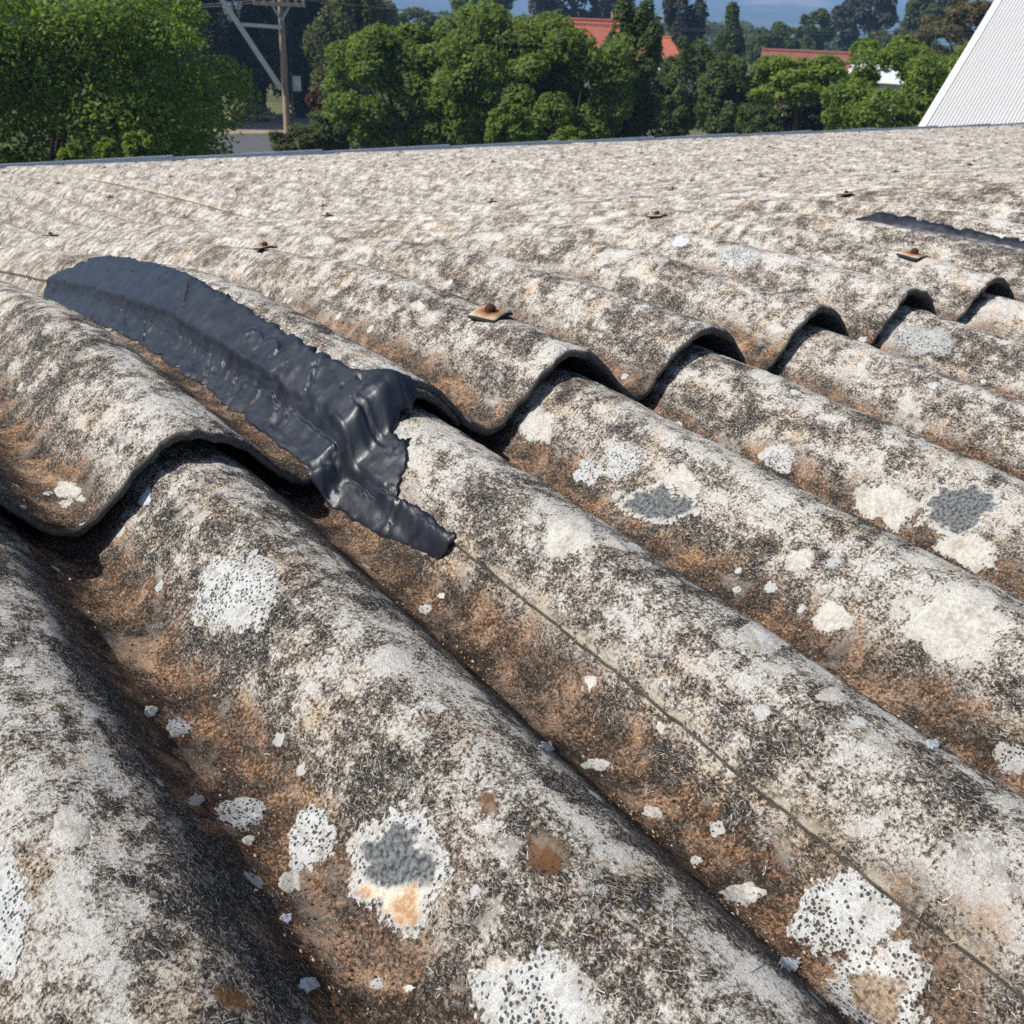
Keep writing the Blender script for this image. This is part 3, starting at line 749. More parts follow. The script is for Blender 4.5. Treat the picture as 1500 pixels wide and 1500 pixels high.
def make_tape(name, outline, ulap, j, marks, pits, slits, seed, step=0.0014, thick=0.0026):
    TS = 0.5                                     # lengths along t count half, as the smear is drawn out along the sheets
    # ragged outline
    pts = []
    n = len(outline)
    for i in range(n):
        a = np.array(outline[i]) * (P, TS); b = np.array(outline[(i + 1) % n]) * (P, TS)
        L = np.hypot(*(b - a)); k = max(1, int(L / 0.0011))
        nrm = np.array([-(b - a)[1], (b - a)[0]]) / (L + 1e-9)
        for q in range(k):
            p = a + (b - a) * q / k
            kk = (1.0 if p[1] > 0 else 0.55) * (0.35 + 1.0 * abs(float(vnoise(p[0] * 45, p[1] * 45, seed + 30))) * 1.6)
            e = kk * (0.0020 * vnoise(p[0] * 200, p[1] * 200, seed) + 0.0016 * vnoise(p[0] * 480, p[1] * 480, seed + 1) + 0.0009 * vnoise(p[0] * 1100, p[1] * 1100, seed + 21))
            pts.append(p + nrm * e)
    poly = [tuple(p) for p in pts]
    xs = np.array([p[0] for p in poly]); ys = np.array([p[1] for p in poly])
    gx, gy = np.meshgrid(np.arange(xs.min(), xs.max(), step), np.arange(ys.min(), ys.max(), step * 0.8))
    gx = gx + 0.3 * step * vnoise(gx * 900, gy * 900, seed + 2); gy = gy + 0.3 * step * vnoise(gx * 900, gy * 900, seed + 3)
    gx = gx.ravel(); gy = gy.ravel()
    ok = in_poly(gx, gy, poly); gx, gy = gx[ok], gy[ok]
    ok = dist_poly(gx, gy, poly) > step * 0.5; gx, gy = gx[ok], gy[ok]
    # finer points along the groove so that its walls stand steep
    gt = np.arange(ys.min() + 0.004, ys.max() - 0.004, 0.0011) / TS
    gt = gt[gt > -0.06]
    gp = ulap - 0.0042 - (0.0010 * vnoise(gt * 60, gt * 0, seed + 7) + 0.0006 * vnoise(gt * 190, gt * 0, seed + 17))
    gi = np.interp(gy / TS, gt, gp)
    ok = (np.abs(gx - gi) > 0.0030) | (gy / TS < -0.055); gx, gy = gx[ok], gy[ok]
    ex = np.concatenate([gp + q for q in (-0.0024, -0.0018, -0.0011, 0.0, 0.0011, 0.0018, 0.0024)]); ey = np.tile(gt * TS, 7)
    ok = in_poly(ex, ey, poly) & (dist_poly(ex, ey, poly) > step * 0.5)
    gx = np.concatenate([gx, ex[ok]]); gy = np.concatenate([gy, ey[ok]])
    allp = [Vector(p) for p in poly] + [Vector((x, y)) for x, y in zip(gx, gy)]
    nb = len(poly)
    vc, ec, fc, *_ = delaunay_2d_cdt(allp, [(i, (i + 1) % nb) for i in range(nb)], [], 1, 1e-6)
    X = np.array([v[0] for v in vc]); Y = np.array([v[1] for v in vc])
    u = X; t = Y / TS
    d = dist_poly(X, Y, poly)
    up = d < 1e-6
    lift = thick * (0.3 + 0.7 * smooth01(d / 0.003)) + 0.0006 * vnoise(X * 80, Y * 80, seed + 4) + 0.00018 * vnoise(X * 300, Y * 300, seed + 5)
    wr = np.abs(vnoise(X * 150 + Y * 60, Y * 45 - X * 20, seed + 12)); lift += 0.0006 * smooth01(1 - wr / 0.18) * (0.4 + 0.6 * (vnoise(X * 60, Y * 60, seed + 13) > 0))
    # curled lip here and there
    lift += 0.0022 * smooth01(1 - d / 0.003) * np.maximum(0, vnoise(X * 130, Y * 130, seed + 6))
    # hollow and torn groove where the upper sheet's edge lies
    g = u - ulap + 0.0042 + 0.0010 * vnoise(t * 60, t * 0, seed + 7) + 0.0006 * vnoise(t * 190, t * 0, seed + 17)
    open_ = np.clip(0.8 + 0.9 * vnoise(t * 75, t * 0 + 3, seed + 8), 0, 1) * smooth01((t + 0.07) / 0.03)
    lift -= 0.0050 * smooth01((0.0024 - np.abs(g)) / 0.0009) * open_
    lift += 0.0010 * np.exp(-((g - 0.0036) / 0.002) ** 2) * open_
    lift += 0.0020 * smooth01((g - 0.0008) / 0.0014) * smooth01((t + 0.01) / 0.02) * smooth01(d / 0.004)
    for (mu, mt, ru, rt, kind) in marks:
        q = np.hypot((u - mu * P) / ru, (t - mt) / rt)
        an = np.arctan2((t - mt) / rt, (u - mu * P) / ru)
        part = 0.35 + 0.65 * smooth01(0.5 + 0.5 * np.cos(an - kind))
        lift += 0.0016 * np.exp(-((q - 1) / 0.10) ** 2) * part - 0.0004 * smooth01(1.0 - q) - 0.0014 * np.exp(-((q - 1.24) / 0.10) ** 2) * part
    for (mu, mt, ru, rt) in pits:
        q = np.hypot((u - mu * P) / ru, (t - mt) / rt) * (1 + 0.3 * vnoise(u * 300, t * 150, seed + 9))
        lift -= 0.0045 * smooth01(1.25 - q)
    for (a, b, w, dep) in slits:
        a = np.array(a) * (P, TS); b = np.array(b) * (P, TS); ab = b - a
        s = np.clip(((X - a[0]) * ab[0] + (Y - a[1]) * ab[1]) / (ab @ ab), 0, 1)
        dd = np.hypot(X - a[0] - s * ab[0], Y - a[1] - s * ab[1]) + 0.0008 * vnoise(X * 400, Y * 400, seed + 10)
        lift -= dep * np.exp(-(dd / w) ** 2)
        lift += 0.0010 * np.exp(-((dd - 2.2 * w) / w) ** 2)
    H = tape_base(u, t, ulap, j) + np.maximum(lift, 0.0010)
    top = at_roof(u, t, H)
    F = [tuple(f) for f in fc]
    # rim down to the sheets
    bi = [i for i in range(len(vc)) if up[i]]
    edge_count = {}
    for f in F:
        for k in range(len(f)):
            e = (f[k], f[(k + 1) % len(f)]); edge_count[e] = edge_count.get(e, 0) + 1
    rim = [e for e in edge_count if (e[1], e[0]) not in edge_count]
    remap = {}
    V = list(map(tuple, top)); nv = len(V)
    uvx = list(zip(arc(u), t))
    for e in rim:
        for i in e:
            if i not in remap:
                remap[i] = len(V)
                V.append(tuple(at_roof(u[i], t[i], tape_base(u[i:i+1], t[i:i+1], ulap, j)[0] - 0.0008)))
                uvx.append((uvx[i][0] + 0.002, uvx[i][1]))
    for (a, b) in rim:
        F.append((b, a, remap[a], remap[b]))
    o = mesh_obj(name, V, F, M_TAPE, None, True)
    attr_uv(o, np.array(uvx))
    return o

OUT1 = [(1.62, .742), (1.70, .748), (1.747, .731), (1.79, .716), (1.80, .682), (1.845, .694), (1.862, .652), (1.90, .668), (1.925, .636), (2.025, .640), (1.985, .585), (1.99, .56), (1.965, .535), (1.959, .501), (1.945, .433), (1.930, .346),
        (1.895, .264), (1.892, .207), (1.878, .140), (1.885, .087), (1.896, .039), (1.935, .025), (1.99, .012), (2.05, .003), (2.06, -.006), (1.98, -.012), (1.88, -.015), (1.853, -.022),
        (1.854, -.031), (1.892, -.038), (1.835, -.046), (1.787, -.053), (1.73, -.062), (1.697, -.067), (1.710, -.096), (1.704, -.130), (1.672, -.129), (1.651, -.124), (1.630, -.098), (1.599, -.073), (1.570, -.028),
        (1.545, -.012), (1.52, -.002), (1.532, .014), (1.532, .061), (1.539, .121), (1.544, .190), (1.530, .259), (1.54, .31), (1.548, .376), (1.55, .44), (1.56, .56), (1.58, .66)]
MARKS1 = [(1.758, .166, .0062, .013, .6), (1.769, .138, .0058, .012, -.6), (1.616, .187, .0062, .013, .4), (1.630, .242, .006, .014, .5), (1.633, .308, .006, .017, .8), (1.619, .130, .007, .012, 0.),
          (1.603, .077, .0062, .009, -.3), (1.62, .37, .006, .02, .3), (1.823, -.034, .005, .006, -1.2), (1.62, .44, .006, .022, .3)]
PITS1 = [(1.603, .077, .0034, .0045), (1.616, .19, .0012, .003), (1.637, .242, .0016, .003), (1.685, .054, .0040, .011), (1.690, .034, .0032, .008), (1.822, .545, .0014, .009), (1.842, .473, .0014, .009), (1.868, .022, .0020, .006), (1.80, .03, .0009, .002), (1.80, .075, .0008, .002), (1.84, .40, .0008, .004)]
SLITS1 = [((1.72, .06), (1.84, .075), .0007, .0016), ((1.70, .11), (1.78, .10), .0006, .0014), ((1.74, .30), (1.86, .33), .0007, .0014), ((1.58, .20), (1.66, .215), .0007, .0016), ((1.56, .15), (1.65, .16), .0007, .0016), ((1.78, .012), (1.80, -.03), .0008, .002), ((1.685, .025), (1.655, -.016), .0011, .0055), ((1.655, -.016), (1.69, -.062), .0008, .004), ((1.694, -.062), (1.700, -.125), .0008, .0035), ((1.60, -.077), (1.70, -.072), .0009, .004),
          ((1.57, -.010), (1.65, -.010), .0012, .004), ((1.53, .006), (1.65, -.004), .0012, .003), ((1.55, .395), (1.66, .43), .0010, .004), ((1.56, .34), (1.65, .37), .0008, .003)]
tape = make_tape('sealant_strip', OUT1, U_LAP, 0, MARKS1, PITS1, SLITS1, 31)
tag(tape, 'long torn strip of black bitumen sealant smeared over the lap in the left foreground', 'sealant', 'black sealant strips on the roof laps')
OUT2 = [(8.64, .37), (8.74, .36), (8.818, .333), (8.80, .30), (8.802, .276), (8.772, .21), (8.79, .19), (8.769, .16), (8.797, .117), (8.78, .06), (8.80, .03), (8.85, .004), (8.75, -.02), (8.65, -.04), (8.55, -.01), (8.52, .03), (8.51, .12), (8.50, .24), (8.54, .32)]
tape2 = make_tape('sealant_strip', OUT2, U_LAP + WIDE, 1, [(8.73, .2, .006, .012, .5), (8.73, .1, .006, .012, .5)], [], [], 51, step=0.004)
tag(tape2, 'distant black bitumen sealant strip at the right edge of the picture', 'sealant', 'black sealant strips on the roof laps')

# ------------------------------------------------------------------ loose grit in the valleys and frayed fibres on the sheets
def speck_mat(name, a, b, c):
    N = Nodes(name)
    geo = N.n('ShaderNodeNewGeometry')
    return N.finish(N.ramp(geo.outputs['Random Per Island'], [(0.0, a), (0.5, b), (1.0, c)]), 0.95, 0.1)
M_GRIT = speck_mat('silt_grit', (0.035, 0.022, 0.014), (0.16, 0.085, 0.04), (0.50, 0.42, 0.30))
M_FIBRE = speck_mat('frayed_mineral_fibre', (0.20, 0.165, 0.125), (0.50, 0.45, 0.37), (0.70, 0.66, 0.59))
CAMN = np.array(CAM)
def sprinkle(n, seed, valley):
    """spots on the near sheets, closer together towards the camera"""
    rs = np.random.default_rng(seed)
    m = n * 15
    row_low = rs.uniform(size=m) < 0.68
    u = rs.uniform(-0.5 * P, 7.5 * P, m)
    t = np.where(row_low, -rs.uniform(0.003, 0.56, m), rs.uniform(0.004, 0.32, m))
    pos = at_roof(u, t, profile(u))
    w = 1.0 / (((pos - CAMN) ** 2).sum(1) + 0.02)
    if valley:
        hn = (profile(u) + 0.0024) / A1
        w = w * np.clip(-0.35 - hn + 0.5 * vnoise(u * 40, t * 30, 81), 0.0, 1) ** 1.5
    else:
        w = w * np.clip(((profile(u) + 0.0024) / A1 + 0.9) / 0.7, 0.08, 1)
    i = rs.choice(m, n, p=w / w.sum(), replace=False)
    u, t, row_low = u[i], t[i], row_low[i]
    j = np.floor((u - U_LAP) / WIDE).astype(int)
    h = np.empty(n)
    for lowf, r in ((True, 'low'), (False, 'up')):
        for jj in (-1, 0):
            k = (row_low == lowf) & (j == jj)
            h[k] = sheet_top(u[k], t[k], r, jj)
    return u, t, h, j, row_low, rs
u, t, h, j, rl, rs = sprinkle(9000, 91, True)
n = len(u); sz = 0.0003 + 0.0007 * rs.uniform(size=n) ** 3
oc = np.array([(1, 0, 0), (-1, 0, 0), (0, 1, 0), (0, -1, 0), (0, 0, 1), (0, 0, -1)], float)
c0 = at_roof(u, t, h + sz * 0.35)
V = c0[:, None, :] + oc[None] * sz[:, None, None] * rs.uniform(0.5, 1.3, (n, 6, 1))
F = np.array([(0, 2, 4), (2, 1, 4), (1, 3, 4), (3, 0, 4), (2, 0, 5), (1, 2, 5), (3, 1, 5), (0, 3, 5)])
gr = fast_mesh('grit', V.reshape(-1, 3), (np.arange(n)[:, None, None] * 6 + F[None]).reshape(-1, 3), M_GRIT, roof, smooth=False)
gr['kind'] = 'stuff'
u, t, h, j, rl, rs = sprinkle(14000, 92, False)
n = len(u); L = rs.uniform(0.0007, 0.0024, n); wd = rs.uniform(0.00005, 0.00013, n); a = rs.uniform(0, 2 * np.pi, n); cv = rs.uniform(-1.2, 1.2, n)
rows_ = []
for s in (-1.0, 0.0, 1.0):
    aa = a + cv * s
    du = np.cos(a) * L * s + np.cos(aa + 1.57) * L * 0.25 * s * s; dt = np.sin(a) * L * s + np.sin(aa + 1.57) * L * 0.25 * s * s
    lift = 0.00012 + 0.00025 * (s > 0) * rs.uniform(0, 1, n)
    slope = (profile(u + 0.0004) - profile(u - 0.0004)) / 0.0008
    k = 1 / np.sqrt(1 + slope ** 2)
    uu = u + du * k; tt_ = t + dt
    hh = h + (profile(uu) - profile(u)) + lift
    pu = -np.sin(aa) * wd * k; pt = np.cos(aa) * wd
    for sg in (-1, 1):
        u2 = uu + pu * sg; rows_.append(at_roof(u2, tt_ + pt * sg, hh + slope * pu * sg))
V = np.stack(rows_, 1)
F = np.array([(0, 2, 3, 1), (2, 4, 5, 3)])
fb_ = fast_mesh('frayed_fibres', V.reshape(-1, 3), (np.arange(n)[:, None, None] * 6 + F[None]).reshape(-1, 4), M_FIBRE, roof, smooth=False)
fb_['kind'] = 'stuff'

# ------------------------------------------------------------------ placing things by compass direction and distance
def ray(px, py):
    return (RIGHT * (px - 750) + UP * (750 - py) + FWD * FPX).normalized()
def at(px, py, dist):
    d = ray(px, py)
    return CAM + d * (dist / math.hypot(d.x, d.y))
def on_ground(px, dist, py=120):
    p = at(px, py, dist); return Vector((p.x, p.y, 0.0))
def metres(px, dist):
    return px * dist / FPX * 1.03

# ------------------------------------------------------------------ ground, hills
def ground_mat():
    N = Nodes('dry_grass_ground')
    v = N.obj()
    a = N.noise(v, 0.12, 6, 0.65); b = N.noise(v, 2.5, 4, 0.6)
    f = N.math('ADD', N.math('MULTIPLY', a, 0.7), N.math('MULTIPLY', b, 0.3))
    col = N.ramp(f, [(0.35, (0.045, 0.062, 0.022)), (0.5, (0.085, 0.095, 0.036)), (0.66, (0.19, 0.16, 0.085))])
    return N.finish(col, 0.95, 0.1, N.bump(b, 0.05))
def hill_mat():
    N = Nodes('forested_hillside')
    v = N.obj()
    bare = N.attr('bare')
    a = N.noise(v, 0.004, 6, 0.65); b = N.noise(v, 0.03, 5, 0.7)
    f = N.math('ADD', N.math('MULTIPLY', a, 0.65), N.math('MULTIPLY', b, 0.35))
    col = N.ramp(f, [(0.40, (0.03, 0.05, 0.028)), (0.52, (0.06, 0.085, 0.04)), (0.62, (0.16, 0.14, 0.075)), (0.7, (0.26, 0.22, 0.14))])
    col = N.mix(bare, col, (0.52, 0.44, 0.33))
    return N.finish(col, 0.95, 0.1)
g = mesh_obj('ground', [(-6400, -2500, 0), (6400, -2500, 0), (6400, 6400, 0), (-6400, 6400, 0)], [(0, 1, 2, 3)], ground_mat())
tag(g, kind='structure')
AZ0 = math.atan2(FWD.x, FWD.y)
na, nr = 260, 60
az = np.linspace(AZ0 - 1.05, AZ0 + 1.15, na); rr = np.linspace(1500, 5600, nr)
AZ, RR = np.meshgrid(az, rr, indexing='ij')
X = CAM.x + RR * np.sin(AZ); Y = CAM.y + RR * np.cos(AZ)
s = np.clip((RR - 1500) / 3300, 0, 1)
Z = -4 + 200 * s ** 1.15 * (1 + 0.20 * vnoise(X / 700, Y / 700, 61) + 0.12 * vnoise(X / 260, Y / 260, 62)) + 7 * s * vnoise(X / 70, Y / 70, 63)
d0 = ray(1150, 12); paz = math.atan2(d0.x, d0.y)
el = (Z - CAM.z) / RR
bare = np.clip(1.6 - np.hypot((AZ - paz) / 0.034, (el - 0.029 + 0.006 * np.abs(AZ - paz) / 0.034) / 0.0062) * 1.3 + 0.6 * vnoise(X / 45, Y / 90, 64), 0, 1)
d1 = ray(1235, 5); paz1 = math.atan2(d1.x, d1.y)
bare = np.maximum(bare, 0.5 * np.clip(1.4 - np.hypot((AZ - paz1 - 0.18) / 0.05, (el - 0.05) / 0.006) * 1.3 + 0.5 * vnoise(X / 45, Y / 90, 65), 0, 1))
idx = np.arange(na * nr).reshape(na, nr)
h = fast_mesh('hills', np.stack([X, Y, Z], -1).reshape(-1, 3), np.stack([idx[:-1, :-1], idx[:-1, 1:], idx[1:, 1:], idx[1:, :-1]], -1).reshape(-1, 4)[:, ::-1], hill_mat())
attr(h, 'bare', bare.reshape(-1)); tag(h, kind='structure')

# gravel drive and grey road seen between the trees
def sheet_on_ground(name, pix, mat, z):
    V = []
    for (px, py) in pix:
        d = ray(px, py); k = -(CAM.z - z) / d.z
        p = CAM + d * k; V.append((p.x, p.y, z))
    o = mesh_obj(name, V, [tuple(range(len(V)))], mat)
    return tag(o, kind='structure')
sheet_on_ground('gravel_drive', [(250, 186), (330, 168), (460, 170), (560, 178), (520, 194), (300, 196)], simple_mat('pinkish_gravel', (0.30, 0.24, 0.20), 0.95, 0.1, 0.35, 1.5), 0.006)
sheet_on_ground('road', [(180, 212), (300, 199), (520, 197), (640, 206), (560, 232), (200, 236)], simple_mat('grey_asphalt_road', (0.10, 0.10, 0.105), 0.9, 0.2, 0.25, 2.0), 0.012)

# ------------------------------------------------------------------ trees
def leaf_mat(name, c, trans=0.55):
    N = Nodes(name)
    geo = N.n('ShaderNodeNewGeometry')
    v = N.obj()
    rnd = geo.outputs['Random Per Island']
    n1 = N.noise(v, 0.9, 3, 0.6)
    f = N.math('ADD', N.math('MULTIPLY', rnd, 0.55), N.math('MULTIPLY', n1, 0.6))
    dk = tuple(x * 0.55 for x in c); br = (c[0] * 1.55, c[1] * 1.35, c[2] * 1.2)
    col = N.ramp(f, [(0.25, dk), (0.55, c), (0.9, br)])
    N.finish(col, 0.55, 0.3)
    tr = N.n('ShaderNodeBsdfTranslucent')
    N.put(tr.inputs['Color'], N.mix(1.0, col, (1.1, 1.25, 0.5), 'MULTIPLY'))
    mx = N.n('ShaderNodeMixShader'); mx.inputs[0].default_value = trans
    N.t.links.new(N.b.outputs[0], mx.inputs[1]); N.t.links.new(tr.outputs[0], mx.inputs[2])
    N.t.links.new(mx.outputs[0], N.out.inputs['Surface'])
    return N.mat
LEAF = {
    'fresh': leaf_mat('fresh_green_leaves', (0.165, 0.235, 0.045)),
    'mid': leaf_mat('mid_green_leaves', (0.15, 0.21, 0.045)),
    'deep': leaf_mat('deep_green_leaves', (0.098, 0.135, 0.042)),
    'dark': leaf_mat('dark_conifer_needles', (0.070, 0.090, 0.052), 0.35),
    'olive': leaf_mat('olive_grey_leaves', (0.13, 0.145, 0.055)),
    'lime': leaf_mat('lime_green_leaves', (0.19, 0.26, 0.04)),
    'brown': leaf_mat('brownish_olive_leaves', (0.14, 0.12, 0.06)),
    'rust': leaf_mat('rusty_leaves', (0.12, 0.055, 0.03)),
    'purple': leaf_mat('dull_dark_leaves', (0.052, 0.060, 0.046), 0.3),
    'straw': leaf_mat('dry_straw_leaves', (0.45, 0.36, 0.20), 0.3),
}
M_BARK = simple_mat('grey_brown_bark', (0.11, 0.085, 0.065), 0.95, 0.1, 0.4, 6, bump=0.01)

def tube(V, F, a, b, r0, r1, n=7):
    a = Vector(a); b = Vector(b); d = (b - a)
    q = d.to_track_quat('Z', 'Y').to_matrix()
    s = len(V)
    for p, r in ((a, r0), (b, r1)):
        for k in range(n):
            w = 2 * math.pi * k / n
            V.append(tuple(p + q @ Vector((r * math.cos(w), r * math.sin(w), 0))))
    for k in range(n):
        F.append((s + k, s + (k + 1) % n, s + n + (k + 1) % n, s + n + k))

def tree(name, label, px, py, rx, ry, dist, mat, cat='tree', shape='round', seed=1, dens=1.0, leaf=6.0, group=None, clumps=None):
    """crown centre in compass direction px/py at that distance, half sizes rx, ry in thousandths of the distance"""
    rg = np.random.default_rng(seed)
    c = at(px, py, dist)
    R = np.array([metres(rx, dist), metres(min(rx, ry * 1.25), dist), metres(ry, dist)]) * 0.88
    base = Vector((c.x, c.y, 0.0))
    n = int(min(75000, max(900, 1.9 * rx * ry)) * dens)
    L = 0.72 * leaf * dist / FPX
    nc = clumps or int(np.clip(26 + rx * 0.45, 26, 110))
    d = rg.normal(size=(nc, 3)); d /= np.linalg.norm(d, axis=1, keepdims=True)
    f = rg.uniform(0.45, 0.98, nc) ** 0.6
    cen = d * f[:, None]
    cr = rg.uniform(0.20, 0.36, nc) * (1.15 - 0.3 * f) * (0.84 if rx > 80 else 0.95)
    if shape == 'cone':
        zz = rg.uniform(-1, 1, nc); w = (1 - zz) / 2 * 0.95 + 0.05
        th = rg.uniform(0, 6.28, nc); q = rg.uniform(0.4, 1, nc)
        cen = np.stack([np.cos(th) * w * q, np.sin(th) * w * q, zz], -1); cr = rg.uniform(0.10, 0.22, nc)
    elif shape == 'wide':
        cen[:, 2] = np.abs(cen[:, 2]) * 1.2 - 0.35
    pick = rg.choice(nc, n, p=cr ** 2 / (cr ** 2).sum())
    e = rg.normal(size=(n, 3)); e /= np.linalg.norm(e, axis=1, keepdims=True)
    e[:, 2] = np.where(rg.uniform(size=n) < 0.5, np.abs(e[:, 2]), e[:, 2])
    k = rg.uniform(0.35, 1.12, n) ** 0.5
    pos = (cen[pick] + e * (cr[pick] * k)[:, None]) * R + np.array([c.x, c.y, c.z])
    pos[:, 2] = np.maximum(pos[:, 2], 0.08)
    nrm = e * 0.8 + rg.normal(size=(n, 3)) * 0.6 + np.array([0, 0, 0.5]); nrm /= np.linalg.norm(nrm, axis=1, keepdims=True)
    t1 = np.cross(nrm, rg.normal(size=(n, 3))); t1 /= np.linalg.norm(t1, axis=1, keepdims=True) + 1e-9
    t2 = np.cross(nrm, t1)
    sz = (L * rg.uniform(0.6, 1.35, n))[:, None]
    asp = {'dark': 0.35}.get(mat, 0.5)
    V = np.stack([pos - t1 * sz, pos + t2 * sz * asp - nrm * sz * 0.15, pos + t1 * sz, pos - t2 * sz * asp - nrm * sz * 0.15], 1).reshape(-1, 3)
    V -= np.array([base.x, base.y, 0])
    F = np.arange(n * 4).reshape(n, 4)
    root = empty(name, base)
    fast_mesh('crown', V, F, LEAF[mat], root, smooth=False)
    TV = []; TF = []
    cz = c.z
    r0 = 0.035 * max(R[0], R[2]) + 0.03
    mid = Vector((rg.uniform(-.1, .1) * R[0], rg.uniform(-.1, .1) * R[1], max(0.25 * cz, cz - R[2] * 0.75)))
    tube(TV, TF, (0, 0, -0.1), mid, r0, r0 * 0.72)
    for i in range(7):
        q = cen[rg.integers(nc)] * R * 0.8 + np.array([0, 0, cz])
        q[2] = max(q[2], mid.z + 0.1)
        mm = mid.lerp(Vector(q), 0.5) + Vector((0, 0, -0.05 * R[2]))
        tube(TV, TF, mid, mm, r0 * 0.5, r0 * 0.32, 6); tube(TV, TF, mm, q, r0 * 0.32, r0 * 0.1, 6)
    mesh_obj('trunk', TV, TF, M_BARK, root, True)
    return tag(root, label, cat, group)

